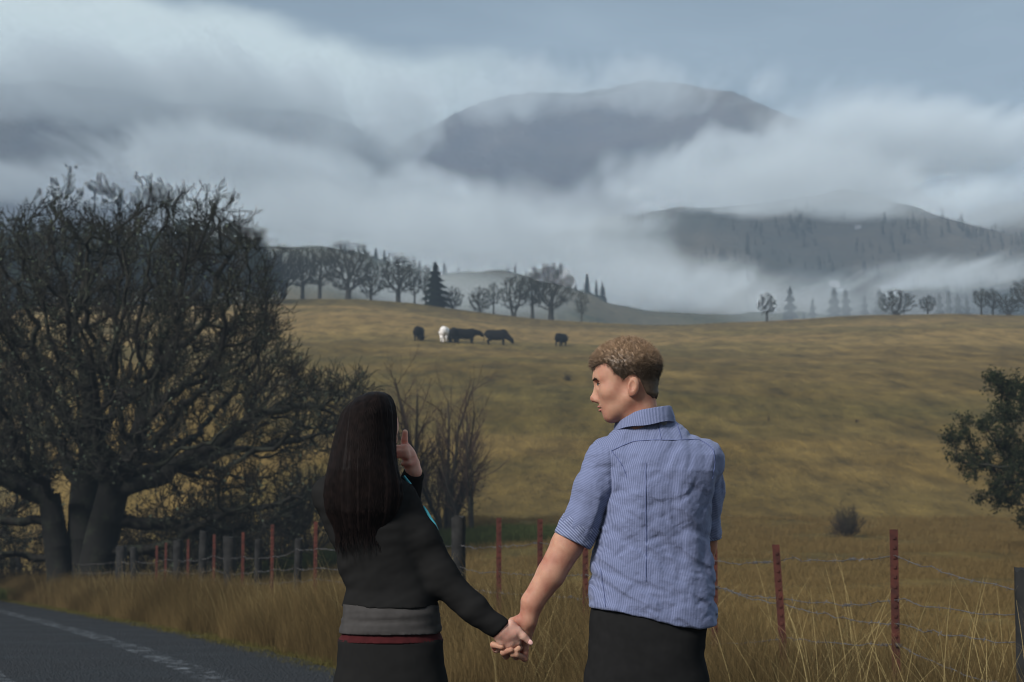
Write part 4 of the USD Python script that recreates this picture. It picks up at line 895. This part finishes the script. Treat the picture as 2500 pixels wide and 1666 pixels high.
# lips, eyes, brows
def tube_head(fr, pts, r, k=5): return tube(fr.out(pts), np.array(r) * fr.k, k)
obj('lips', cat_mesh([tube_head(HM, [(.066, .020, -.0908), (.0785, .010, -.0880), (.0815, 0, -.0878), (.0785, -.010, -.0880), (.066, -.020, -.0908)], [.0015, .0030, .0036, .0030, .0015]), tube_head(HM, [(.066, .018, -.0935), (.0750, .009, -.0975), (.0775, 0, -.0985), (.0750, -.009, -.0975), (.066, -.018, -.0935)], [.0015, .0036, .0044, .0036, .0015])]), M_LIP, man)
for s in (1, -1):
    obj('eye', tube_head(HM, [(.0815, .023 * s, -.0265), (.0820, .030 * s, -.0262), (.0770, .038 * s, -.0268)], [.002, .0036, .002]), M_EYEW, man)
    obj('eyebrow', tube_head(HM, [(.0955, .012 * s, -.0125), (.0905, .028 * s, -.0085), (.0775, .046 * s, -.010)], [.0028, .0042, .002]), M_LASH, man)
    obj('eyelashes', tube_head(HM, [(.0835, .020 * s, -.0235), (.0838, .030 * s, -.0215), (.0765, .0405 * s, -.0245)], [.0012, .0022, .0014]), M_LASH, man)

def hairmat(name, a, b, spec=.35):
    return mat(name, {"g": ("geometry", {}), "n": ("noise_texture", {"scale": 55.0, "detail": 3.0}), "r": ("map_range", {"from_min": .35, "from_max": .65, "clamp": True}), "m": ("mix_color", {"a": a, "b": b}), "p": ("principled_bsdf", {"roughness": .5, "specular_ior_level": spec})},
        [("g.position", "n.vector"), ("n.fac", "r.value"), ("r.result", "m.fac"), ("m.result", "p.base_color")], surface="p.BSDF")
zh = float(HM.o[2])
M_HAIR = mat('brown_hair_shaded_sides', {"g": ("geometry", {}), "n": ("noise_texture", {"scale": 70.0, "detail": 4.0, "roughness": .7}), "sp": ("separate_xyz", {}), "k": ("map_range", {"range_type": "smoothstep", "from_min": zh + .005, "from_max": zh + .085, "clamp": True}), "r": ("map_range", {"from_min": .35, "from_max": .65, "clamp": True}),  # height ramp paints shade of the short sides and back into the hair colour
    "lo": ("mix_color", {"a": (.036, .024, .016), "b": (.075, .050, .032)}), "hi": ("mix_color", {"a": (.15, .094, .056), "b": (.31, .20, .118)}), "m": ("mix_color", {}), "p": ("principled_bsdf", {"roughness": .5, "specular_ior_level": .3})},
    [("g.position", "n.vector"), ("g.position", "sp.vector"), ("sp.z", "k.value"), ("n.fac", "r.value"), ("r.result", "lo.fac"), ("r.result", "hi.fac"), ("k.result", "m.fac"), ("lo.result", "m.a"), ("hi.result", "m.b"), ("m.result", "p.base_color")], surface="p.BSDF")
M_HAIRD = hairmat('cropped_shaded_hair', (.034, .022, .015), (.060, .040, .026))  # low strands darker: short crop plus shade put into the colour
def man_hair(p):
    q = HM.to(p)
    n = fbm(q * 95 + 7, 3, 21) - .5
    top = sstep(-.02, .05, q[:, 2])
    thick = .0015 + .0098 * top
    d = ellip(q, (-.004, 0, .0165), (.0885, .0755, .083)) - thick + .003 - n * (.003 + .004 * top)
    d = smin(d, ellip(q, (.05, 0, .022), (.050, .056, .055)) - .002 * top - n * .004 * top, .02)
    d = smin(d, rcone(q * np.array([1, 1, 1]), (-.035, 0, -.04), (-.046, 0, -.075), .055, .050), .02)
    cut = (umin(q[:, 0]) + n * .022 - q[:, 2])
    d = d + .0050 * (1 - sstep(0, .012, q[:, 2] - umin(q[:, 0])))
    return smax(d, cut, .004)
V, f = nets(man_hair, HM.o - .135, HM.o + .15, .0025)
hq = HM.to(V)
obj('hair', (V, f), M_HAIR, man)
def curves(name, P, w0, w1, m, parent):
    c = UsdGeom.BasisCurves.Define(stage, numbered(str(parent.GetPath()) + '/' + name))
    B, n = P.shape[:2]
    c.CreateTypeAttr('linear'); c.CreatePointsAttr(Vt.Vec3fArray.FromNumpy(P.reshape(-1, 3).astype(np.float32))); c.CreateCurveVertexCountsAttr(Vt.IntArray.FromNumpy(np.full(B, n, np.int32)))
    c.CreateWidthsAttr(Vt.FloatArray.FromNumpy(np.tile(np.linspace(w0, w1, n), B).astype(np.float32))); c.SetWidthsInterpolation('vertex')
    UsdShade.MaterialBindingAPI.Apply(c.GetPrim()).Bind(m); tag(c, kind='stuff'); return c
nv = meshkit.arrays((V, f), True)[2]
rng = np.random.default_rng(31)
keep = np.nonzero(ellip(hq, (-.004, 0, .0165), (.0865, .0735, .081)) > -.002)[0]
idx = rng.choice(keep, 14000); q0 = hq[idx]; topw = sstep(-.045, .045, q0[:, 2])
L = (.0035 + .0105 * topw) * (.7 + .6 * rng.random(len(idx)))
tg = HM.R[:, 0] * .55 + HM.R[:, 2] * .35 - HM.R[:, 1] * .25; tg = tg - (nv[idx] @ tg)[:, None] * nv[idx]
d0 = unit(.62 * nv[idx] + .30 * rng.normal(size=(len(idx), 3)) + tg * topw[:, None] * 1.1)
curl = unit(rng.normal(size=d0.shape)); pts = [V[idx] - nv[idx] * .003]; d = d0
for k in range(4):
    d = unit(d + .28 * curl * topw[:, None] - .25 * np.array([0, 0, 1]) * (1 - topw[:, None])); pts.append(pts[-1] + d * (L / 4)[:, None])
P = np.stack(pts, 1); low = topw < .55
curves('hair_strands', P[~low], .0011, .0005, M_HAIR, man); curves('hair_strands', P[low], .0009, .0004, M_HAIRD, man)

# shirt
def stripes(name, axis, period=.0044, a=(.096, .112, .190), b=(.147, .165, .262)):
    return mat(name, {"g": ("geometry", {}), "n": ("noise_texture", {"scale": 7.0, "detail": 2.0}), "ns": ("vector_math", {"math_type": "scale", "scale": .012}), "ad": ("vector_math", {"math_type": "add"}), "dt": ("vector_math", {"math_type": "dot_product", "vector2": tuple(np.array(unit(np.array(axis, float))) * 2 * math.pi / period)}), "si": ("math", {"math_type": "sine"}),
        "r": ("map_range", {"from_min": -.7, "from_max": .7, "clamp": True}), "m": ("mix_color", {"a": a, "b": b}), "n2": ("noise_texture", {"scale": 26.0, "detail": 6.0, "roughness": .7}), "n3": ("noise_texture", {"scale": 900.0, "detail": 1.0}), "bb": ("bump", {"strength": .55, "distance": .010}), "b2": ("bump", {"strength": .3, "distance": .001}),
        "p": ("principled_bsdf", {"roughness": .85, "specular_ior_level": .15, "sheen_weight": .08})},
        [("g.position", "n.vector"), ("n.color", "ns.vector1"), ("g.position", "ad.vector1"), ("ns.vector", "ad.vector2"), ("ad.vector", "dt.vector1"), ("dt.value", "si.value1"), ("si.value", "r.value"), ("r.result", "m.fac"), ("m.result", "p.base_color"), ("g.position", "n2.vector"), ("n2.fac", "bb.height"), ("g.position", "n3.vector"), ("n3.fac", "b2.height"), ("bb.normal", "b2.normal"), ("b2.normal", "p.normal")], surface="p.BSDF")
M_SHIRT = stripes('shirt_cloth', (1, .3, .06)); M_SLEEVE = stripes('sleeve_cloth', (.42, .1, 1.0)); M_SLEEVER = stripes('sleeve_cloth_far', (.2, .1, 1.0)); M_CUFF = stripes('cuff_cloth', (.75, 0, .75), .0065, (.075, .088, .155), (.19, .21, .31))
M_SEAM = plain('shirt_seam', (.10, .12, .24), .9, .1); M_TAB = plain('shirt_button', (.16, .17, .17), .35, .5)
sv = np.array([1535, 1480, 1450, 1400, 1350, 1300, 1250, 1200, 1150, 1112, 1086, 1064, 1040, 1012])
sl = np.array([1434, 1436, 1440, 1446, 1453, 1462, 1473, 1478, 1470, 1463, 1486, 1502, 1508, 1512]); sr = np.array([1744, 1743, 1741, 1738, 1733, 1731, 1733, 1741, 1753, 1749, 1722, 1680, 1644, 1632])
syr = np.array([.128, .128, .124, .118, .117, .122, .13, .133, .130, .116, .102, .090, .080, .076])
sz = M2(0, sv)[:, 2]; _o = np.argsort(sz)
def xpx(u, v): return (np.asarray(u, float) - 1250) / F * PY
def wrinkle(p, diag=1.0):
    x, y, z = p[:, 0], p[:, 1], p[:, 2]
    w = fbm(np.stack([x * 5, y * 5, z * 5], -1), 2, 50) - .5
    n1 = fbm(np.stack([x * 22 + w * 2.5, y * 6, z * 3.2], -1), 3, 51) - .5
    n2 = fbm(np.stack([x * 6 - z * 5 + w * 2, y * 5, z * 21 + x * 13], -1), 3, 52) - .5
    n3 = fbm(np.stack([x * 7 + z * 6, y * 6, z * 17 - x * 10 + w * 2], -1), 3, 53) - .5
    up = sstep(1.10, 1.42, z)
    r2, r3 = .5 - np.abs(n2) * 4, .5 - np.abs(n3) * 4
    return -(n1 * .026 * (.35 + .65 * up) + n2 * .017 * (1.1 - .6 * up) + n3 * .011 * diag + np.maximum(r2, 0) * .0055 * (1.15 - .7 * up) + np.maximum(r3, 0) * .004)
def shirt_base(p):
    d = loft(p, sz[_o], xpx((sl + sr) / 2, 0)[_o], np.full(len(sv), PY + .028), xpx(1250 + (sr - sl) / 2, 0)[_o], syr[_o], 2.35)
    d = smin(d, chain(p, [M2(1545, 1076, .0), M2(1486, 1112, .005)], [.040, .052]), .03)
    return smin(d, chain(p, [M2(1640, 1070, .01), M2(1728, 1122, .02)], [.040, .050]), .03)
def shirt(p):
    d = shirt_base(p) + wrinkle(p)
    hem = M2(0, np.interp((p[:, 0] / PY * F + 1250), [1430, 1480, 1560, 1640, 1700, 1745], [1485, 1488, 1503, 1524, 1533, 1528]))[:, 2]
    d = smax(d, hem + (fbm(np.stack([p[:, 0] * 26, p[:, 1] * 9, 0 * p[:, 0]], -1), 2, 60) - .5) * .005 - p[:, 2], .008)
    return d
V, f = nets(shirt, (M2(1410, 0)[0], 5.12, M2(0, 1560)[2]), (M2(1775, 0)[0], 5.53, M2(0, 1010)[2]), .0042)
shirt_prim = obj('shirt', (V, f), M_SHIRT, man)
def clip_plane(p, c, n): return (p - np.asarray(c)) @ unit(np.asarray(n, float))
def sleeve_l(p):
    d = chain(p, [M2(1478, 1120, .005), M2(1449, 1200, 0), M2(1420, 1270, 0), M2(1398, 1318, -.003)], [.0565, .0575, .053, .0515], .02) + wrinkle(p * [1, 1, 1.25] + 3, .8) * .9
    return smax(d, clip_plane(p, M2(1400, 1314), M2(1398, 1318) - M2(1420, 1272)), .006)
V, f = nets(sleeve_l, (M2(1355, 0)[0], 5.2, M2(0, 1360)[2]), (M2(1555, 0)[0], 5.41, M2(0, 1040)[2]), .0038)
obj('sleeve', (V, f), M_SLEEVE, man)
def sleeve_r(p):
    d = chain(p, [M2(1728, 1128, .02), M2(1721, 1210, .045), M2(1720, 1300, .07), M2(1721, 1316, .075)], [.051, .0505, .0475, .047], .02) + wrinkle(p * [1, 1, 1.2] + 5, .8) * .9
    return smax(d, clip_plane(p, M2(1721, 1312, .075), (0, .15, -1)), .006)
V, f = nets(sleeve_r, (M2(1650, 0)[0], 5.24, M2(0, 1340)[2]), (M2(1790, 0)[0], 5.46, M2(0, 1060)[2]), .0038)
obj('sleeve', (V, f), M_SLEEVER, man)
def cuff(c0, c1, r, name):
    ax = unit(c1 - c0)
    def s(p):
        d = rcone(p, c0 - ax * .0, c1, r, r) + (fbm(p * 40, 2, 66) - .5) * .008
        d = smax(smax(d, clip_plane(p, c1, ax), .006), clip_plane(p, c0, -ax), .006)
        return smax(d, -(rcone(p, c0 - ax * .1, c1 + ax * .1, r - .009, r - .009)), .003)
    V, f = nets(s, np.minimum(c0, c1) - .075, np.maximum(c0, c1) + .075, .0032); obj(name, (V, f), M_CUFF, man)
cuff(M2(1421, 1273, -.002), M2(1397, 1322, -.003), .0590, 'cuff'); cuff(M2(1720, 1270, .067), M2(1722, 1318, .075), .0535, 'cuff')
obj('sleeve_tab', tube([M2(1400, 1228, -.012), M2(1391, 1250, -.013), M2(1381, 1272, -.014)], [.004, .0055, .004], 6), M_CUFF, man)
def march(u, v, sdf, lift=.0015, y0=5.0):
    e = np.array([0, 0, CAMZ]); t = px(u, v, y0) - e; dn = unit(t); p = px(u, v, y0)[None]
    for _ in range(60):
        d = sdf(p)[0]; p = p + dn * max(d * .7, .0002)
        if d < .0008: break
    return p[0] - dn * lift
def on_shirt(pts, n=14, lift=.0012):
    pts = np.array(pts, float); s = np.linspace(0, len(pts) - 1, n); return np.array([march(np.interp(s_, range(len(pts)), pts[:, 0]), np.interp(s_, range(len(pts)), pts[:, 1]), shirt, lift) for s_ in s])
for pts in ([(1493, 1101), (1520, 1088), (1548, 1077), (1600, 1074), (1650, 1075), (1705, 1072), (1728, 1085), (1742, 1098)], [(1493, 1101), (1508, 1120), (1522, 1142), (1530, 1165)], [(1742, 1098), (1746, 1130), (1740, 1170)],
            [(1577, 1130), (1577, 1240), (1578, 1340), (1577, 1420)], [(1606, 1022), (1610, 1050), (1614, 1072)], [(1652, 1032), (1658, 1052), (1664, 1072)], [(1466, 1390), (1474, 1440), (1478, 1482)]):
    obj('seam', tube(on_shirt(pts, 24), .0010, 5), M_SEAM, shirt_prim)
pb = march(1620, 1030, shirt, .002); cyl = trimesh.creation.cylinder(.0105, .004, sections=20); cyl.apply_transform(trimesh.transformations.rotation_matrix(math.pi / 2 + .35, [1, 0, 0])); cyl.apply_translation(pb)
obj('button', cyl, M_TAB, shirt_prim, smooth=30)
# collar
def collar(c, rx, ry, hgt, m, parent, tl=0.0):
    n = 48; a = np.linspace(0, 2 * np.pi, n, endpoint=False)
    prof = [(-.004, .35), (.002, .5), (.007, .42), (.016, -.25), (.019, -.62), (.015, -.66), (.006, -.1), (-.004, -.5)]
    V = []
    for dr, dz in prof:
        drop = -.026 * np.maximum(np.sin(a), 0) ** 1.5
        V.append(np.stack([c[0] + (rx + dr) * np.cos(a), c[1] + (ry + dr) * np.sin(a), c[2] + dz * hgt + drop + tl * np.cos(a) + (.002 * np.sin(a * 5) if dz < -.2 else 0)], 1))
    V = np.stack(V, 0); k = len(prof); i, j = np.meshgrid(range(k), range(n), indexing='ij'); idx = lambda i, j: (i % k) * n + j % n
    q = np.stack([idx(i, j), idx(i, j + 1), idx(i + 1, j + 1), idx(i + 1, j)], -1).reshape(-1, 4)
    obj('collar', (V.reshape(-1, 3), np.vstack([q[:, [0, 1, 2]], q[:, [0, 2, 3]]])), m, parent, smooth=50)
collar(M2(1575, 1018, .022), .071, .078, .040, stripes('collar_cloth', (1, -.6, .25), .0062), man, .013)
M_BLACK = plain('black_cloth', (.0130, .0125, .0121), .95, .02, .15, 30.0, coords='g.position'); M_DENIM = plain('dark_jeans', (.0132, .0128, .0127), .95, .02, .2, 40.0)
M_SHOE = plain('shoe', (.03, .025, .02), .6, .3)
def trousers(p, hips, knees, feet, Y, waist, kk):
    zs = M2(0, np.array([h[0] for h in hips]))[:, 2]; o = np.argsort(zs)
    d = loft(p, zs[o], xpx(np.array([(h[1] + h[2]) / 2 for h in hips]), 0)[o], np.full(len(hips), Y), xpx(1250 + np.array([(h[2] - h[1]) / 2 for h in hips]), 0)[o], np.array([h[3] for h in hips])[o], 2.4)
    for hp, kn, ft in zip(waist, knees, feet): d = smin(d, chain(p, [hp, kn, ft], kk, .03), .04)
    return d + (fbm(p * [14, 8, 16], 3, 70) - .5) * .008
mh = [(1475, 1446, 1730, .106), (1520, 1439, 1722, .113), (1600, 1434, 1716, .118), (1700, 1434, 1712, .118), (1790, 1440, 1712, .10)]
lz = lambda x, z, y: np.array([x, y, z])
mt = lambda p: trousers(p, mh, [lz(.29, .50, 5.34), lz(.49, .50, 5.36)], [lz(.27, .09, 5.33), lz(.50, .09, 5.36)], PY + .025, [lz(.30, .86, 5.33), lz(.47, .86, 5.33)], [.086, .066, .05])
V, f = nets(mt, (.12, 5.1, .02), (.66, 5.56, M2(0, 1470)[2]), .008); obj('trousers', (V, f), M_DENIM, man)
def shoe(x, y, yaw, parent):
    def s(p):
        c, n_ = math.cos(yaw), math.sin(yaw); q = np.stack([(p[:, 0] - x) * c - (p[:, 1] - y) * n_, (p[:, 0] - x) * n_ + (p[:, 1] - y) * c, p[:, 2] - .035], -1)
        d = smin(ellip(q, (0, .07, .035), (.047, .14, .045)), ellip(q, (0, -.02, .055), (.042, .07, .06)), .03); return smax(d, .035 - p[:, 2], .01)
    V, f = nets(s, (x - .16, y - .2, .0), (x + .16, y + .3, .2), .008); obj('shoe', (V, f), M_SHOE, parent)
shoe(.27, 5.33, -.1, man); shoe(.50, 5.36, .15, man)

# ---- the woman
HW = Frame(M2(904, 1040, .005), (math.sin(math.radians(46)), math.cos(math.radians(46)), -.03), k=.88)
woman = thing('person', 'person with long straight dark brown hair in a black jacket, hand raised to her face', 'person')
whand = [([crop4(530, 630, -.024), crop4(640, 730, -.024), crop4(700, 830, -.020)], [.024, .0205, .016]),
         ([crop4(600, 640, -.024), crop4(740, 700, -.022), crop4(815, 840, -.014)], [.022, .0195, .0135]),
         ([crop4(500, 700, -.020), crop4(560, 830, -.016), crop4(570, 930, -.010)], [.021, .0165, .0115]),
         ([crop4(640, 700, -.022), crop4(700, 880, -.016), crop4(725, 945, -.010)], [.019, .0155, .0115]),
         ([crop4(700, 560, -.022), crop4(820, 640, -.024), crop4(930, 745, -.026), crop4(1050, 862, -.022)], [.0175, .0118, .0105, .0078]),
         ([crop4(815, 850, -.010), crop4(850, 960, .004), crop4(845, 960, .045), crop4(830, 860, .062)], [.0115, .0098, .009, .0075]),
         ([crop4(725, 945, -.008), crop4(735, 1045, .006), crop4(720, 1020, .052), crop4(730, 900, .064)], [.0110, .0098, .009, .0075]),
         ([crop4(640, 950, -.008), crop4(610, 1040, .008), crop4(590, 1000, .052), crop4(620, 890, .064)], [.0105, .0095, .0088, .0072]),
         ([crop4(560, 930, -.008), crop4(460, 1000, .010), crop4(450, 950, .050), crop4(500, 860, .060)], [.0100, .0085, .008, .0066])]
LY = .11
lhand = [([crop8(400, 770, LY), crop8(392, 735, LY), crop8(372, 680, LY), crop8(358, 640, LY)], [.021, .0235, .0215, .017]),
         ([crop8(362, 650, LY), crop8(345, 605, LY), crop8(346, 575, LY - .004), crop8(351, 527, LY - .008)], [.016, .0105, .0092, .0078]),
         ([crop8(372, 655, LY), crop8(352, 632, LY - .018), crop8(296, 628, LY - .012)], [.015, .0098, .0080]),
         ([crop8(378, 672, LY), crop8(358, 657, LY - .024), crop8(296, 656, LY - .020)], [.016, .0098, .0080]),
         ([crop8(386, 695, LY), crop8(366, 684, LY - .024), crop8(302, 682, LY - .018)], [.016, .0092, .0075]),
         ([crop8(394, 730, LY), crop8(380, 732, LY - .020), crop8(338, 734, LY - .014)], [.016, .0085, .0068])]
wr = dict(v=np.array([1166, 1180, 1196, 1240, 1290, 1350, 1400, 1440, 1480]), l=np.array([845, 795, 772, 778, 792, 816, 829, 843, 838]), r=np.array([962, 985, 1000, 1022, 1035, 1046, 1056, 1064, 1072]), y=np.array([.05, .075, .095, .115, .12, .112, .104, .104, .112]))
def wloft(p, w, grow=0.0, Y=PY + .02):
    z = M2(0, w['v'])[:, 2]; o = np.argsort(z)
    return loft(p, z[o], xpx((w['l'] + w['r']) / 2, 0)[o], np.full(len(z), Y), xpx(1250 + (w['r'] - w['l']) / 2, 0)[o] + grow, w['y'][o] + grow, 2.3)
w_arm = ([M2(962, 1220, .01), M2(1023, 1322, -.005), M2(1077, 1411, -.012), M2(1158, 1486, -.022), M2(1224, 1538, -.024)], [.062, .059, .048, .0405, .0325])
l_arm = ([M2(812, 1206, .03), M2(845, 1300, .12), M2(905, 1340, .20), M2(975, 1235, .17), M2(1006, 1150, LY + .004)], [.050, .052, .048, .041, .030])
def woman_body(p):
    d = HW.head(p)
    d = smin(d, wloft(p, wr, -.02), .04)
    d = smin(d, chain(p, w_arm[0], np.array(w_arm[1]) * .72, .02), .02)
    d = smin(d, rcone(p, w_arm[0][-1], crop4(540, 635, -.024), .023, .023), .01)
    d = smin(d, hand_bones(p, whand), .006)
    d = smin(d, chain(p, l_arm[0], np.array(l_arm[1]) * .7, .02), .02)
    d = smin(d, rcone(p, M2(1006, 1150, LY), crop8(400, 770, LY), .020, .0205), .01)
    return smin(d, hand_bones(p, lhand), .005)
V, f = nets(woman_body, (M2(755, 0)[0], 5.1, M2(0, 1625)[2]), (M2(1310, 0)[0], 5.58, M2(0, 945)[2]), .0032)
obj('body', (V, f), M_SKINW, woman)
for c, n_ in ((crop4(1048, 845, -.030), (.5, -.8, .5)),):
    e = trimesh.creation.icosphere(2, 1.0); Vn = np.array(e.vertices) * [.0062, .0022, .0085]; an = math.radians(45); Vn = Vn @ np.array([[math.cos(an), 0, math.sin(an)], [0, 1, 0], [-math.sin(an), 0, math.cos(an)]]) + c
    obj('fingernail', (Vn, np.array(e.faces)), M_NAIL, woman)
for s in (1, -1):
    obj('eye', tube_head(HW, [(.0815, .023 * s, -.0265), (.0820, .030 * s, -.0262), (.0770, .038 * s, -.0268)], [.002, .0036, .002]), M_EYEW, woman)
    obj('eyebrow', tube_head(HW, [(.0925, .012 * s, -.0115), (.0870, .028 * s, -.0085), (.0745, .044 * s, -.010)], [.0015, .0022, .001]), M_LASH, woman)
obj('lips', cat_mesh([tube_head(HW, [(.066, .019, -.0905), (.0775, .010, -.0888), (.0800, 0, -.0885), (.0775, -.010, -.0888), (.066, -.019, -.0905)], [.001, .003, .0036, .003, .001]), tube_head(HW, [(.066, .017, -.0935), (.0735, .009, -.0965), (.0755, 0, -.0972), (.0735, -.009, -.0965), (.066, -.017, -.0935)], [.001, .003, .004, .003, .001])]), M_LIP, woman)
def jacket(p):
    d = wloft(p, wr); fold = (fbm(np.stack([p[:, 0] * 9 - p[:, 2] * 6, p[:, 1] * 6, p[:, 2] * 13], -1), 3, 80) - .5) * .02
    d = smin(d, chain(p, [M2(880, 1172), M2(805, 1200, .01)], [.04, .042]), .03)
    a = chain(p, *w_arm, .02); ax = w_arm[0][-1] - w_arm[0][-2]
    a = smax(a, clip_plane(p, w_arm[0][-1], ax), .008)
    d = smin(d, a, .02)
    b = chain(p, *l_arm, .02); b = smax(b, clip_plane(p, M2(1004, 1152, LY), M2(1004, 1150, LY) - M2(975, 1235, .17)), .006)
    return smin(d, b, .03) + fold
V, f = nets(jacket, (M2(745, 0)[0], 5.1, M2(0, 1590)[2]), (M2(1265, 0)[0], 5.6, M2(0, 1100)[2]), .0045)
jk = obj('jacket', (V, f), M_BLACK, woman)
M_TEAL = plain('teal_piping', (.05, .30, .36), .6, .3)
obj('piping', tube([M2(984, 1162, .03), M2(992, 1172, .03), M2(1001, 1183, .03)], .004, 6), M_TEAL, jk, label='short turquoise edge below the raised hand')
obj('piping', tube([M2(1033, 1236, .004), M2(1042, 1250, .002), M2(1050, 1264, .0), M2(1060, 1279, -.002), M2(1069, 1294, -.004)], [.0025, .0045, .0040, .0045, .002], 6), M_TEAL, jk, label='turquoise edge along the upper arm')
gs_ = dict(v=np.array([1470, 1500, 1530, 1545]), l=np.array([842, 839, 834, 832]), r=np.array([1068, 1076, 1080, 1081]), y=np.array([.108, .114, .117, .118]))
rs_ = dict(v=np.array([1520, 1545, 1566]), l=np.array([850, 838, 827]), r=np.array([1064, 1075, 1084]), y=np.array([.100, .110, .117]))
wav = lambda p: (fbm(np.stack([p[:, 0] * 5, p[:, 1] * 5, p[:, 2] * 45], -1), 3, 81) - .5) * .012
V, f = nets(lambda p: wloft(p, gs_) + wav(p), (M2(810, 0)[0], 5.1, M2(0, 1560)[2]), (M2(1105, 0)[0], 5.56, M2(0, 1460)[2]), .0042); obj('grey_top', (V, f), plain('grey_jersey', (.046, .042, .040), .9, .1, .3, 30.0), woman)
V, f = nets(lambda p: wloft(p, rs_) + wav(p + 2) * .7, (M2(810, 0)[0], 5.1, M2(0, 1580)[2]), (M2(1105, 0)[0], 5.56, M2(0, 1505)[2]), .0042); obj('red_hem', (V, f), plain('red_jersey', (.048, .008, .009), .9, .1, .4, 30.0), woman)
wh = [(1560, 830, 1082, .112), (1610, 826, 1086, .118), (1700, 826, 1088, .122), (1790, 836, 1082, .105)]
wx = lambda u: (u - 1250) / F * PY
wt = lambda p: trousers(p, wh, [lz(wx(890), .48, 5.34), lz(wx(1020), .48, 5.34)], [lz(wx(890), .09, 5.34), lz(wx(1025), .09, 5.33)], PY + .02, [lz(wx(893), .84, 5.32), lz(wx(1018), .84, 5.32)], [.082, .058, .045])
V, f = nets(wt, (wx(790), 5.1, .02), (wx(1125), 5.56, M2(0, 1556)[2]), .008); obj('trousers', (V, f), M_BLACK, woman)
shoe(wx(890), 5.33, -.1, woman); shoe(wx(1025), 5.33, .15, woman)
# long straight hair
M_LONG = hairmat('dark_brown_hair', (.0048, .0034, .0032), (.0088, .0057, .0051), .03)
hv = np.array([957, 961, 967, 977, 991, 1010, 1040, 1080, 1120, 1150, 1180, 1210, 1250, 1300])
hl = np.array([908, 892, 880, 866, 850, 836, 826, 817, 811, 806, 801, 800, 806, 828]); hr = np.array([930, 944, 952, 959, 964, 967, 968, 967, 969, 975, 984, 986, 975, 950])
hy = np.array([.02, .045, .062, .078, .092, .102, .104, .098, .085, .074, .064, .056, .048, .03]); hcy = PY + np.array([.0, .0, -.002, -.004, -.006, -.008, -.010, -.022, -.042, -.058, -.068, -.074, -.078, -.070])
hzs = M2(0, hv)[:, 2]; ho = np.argsort(hzs)
def long_hair(p, grow=0.0):
    d = loft(p, hzs[ho], xpx((hl + hr) / 2, 0)[ho], hcy[ho], xpx(1250 + (hr - hl) / 2, 0)[ho], hy[ho], 2.15)
    a = np.arctan2(p[:, 1] - PY, p[:, 0] - wx(890))
    d = d + (fbm(np.stack([np.cos(a) * 16, np.sin(a) * 16, p[:, 2] * 2.2], -1), 3, 90) - .5) * .010
    q = HW.to(p)      # the face stays free
    face = np.maximum(.052 - q[:, 0], q[:, 2] - .030)
    return smax(d, -np.maximum(face, -.16 - q[:, 2]), .012)
V, f = nets(long_hair, (wx(785), 5.12, M2(0, 1310)[2]), (wx(1000), 5.46, M2(0, 948)[2]), .0036)
hr_ = obj('hair', (V, f), M_LONG, woman)
rng = np.random.default_rng(44)
nS, nP = 2600, 18
a = rng.uniform(-np.pi * 1.05, .08 * np.pi, nS); tt = np.linspace(0, 1, nP)
zt = hzs.max() - .003; zb = M2(0, 1290)[2] + rng.normal(size=nS) * .03
P = []
for t in tt:
    z = zt + (zb - zt) * (t ** 1.25); vv = lambda y: np.interp(z, hzs[ho], y[ho])
    aa = a + .05 * np.sin(t * 5 + a * 3) + .03 * rng.normal(size=nS) * t
    g = 1.012 + .012 * rng.random(nS)
    P.append(np.stack([vv(xpx((hl + hr) / 2, 0)) + vv(xpx(1250 + (hr - hl) / 2, 0)) * g * np.cos(aa), vv(hcy) + vv(hy) * g * np.sin(aa), z], -1))
curves('hair_strands', np.stack(P, 1), .0012, .0007, M_LONG, woman)
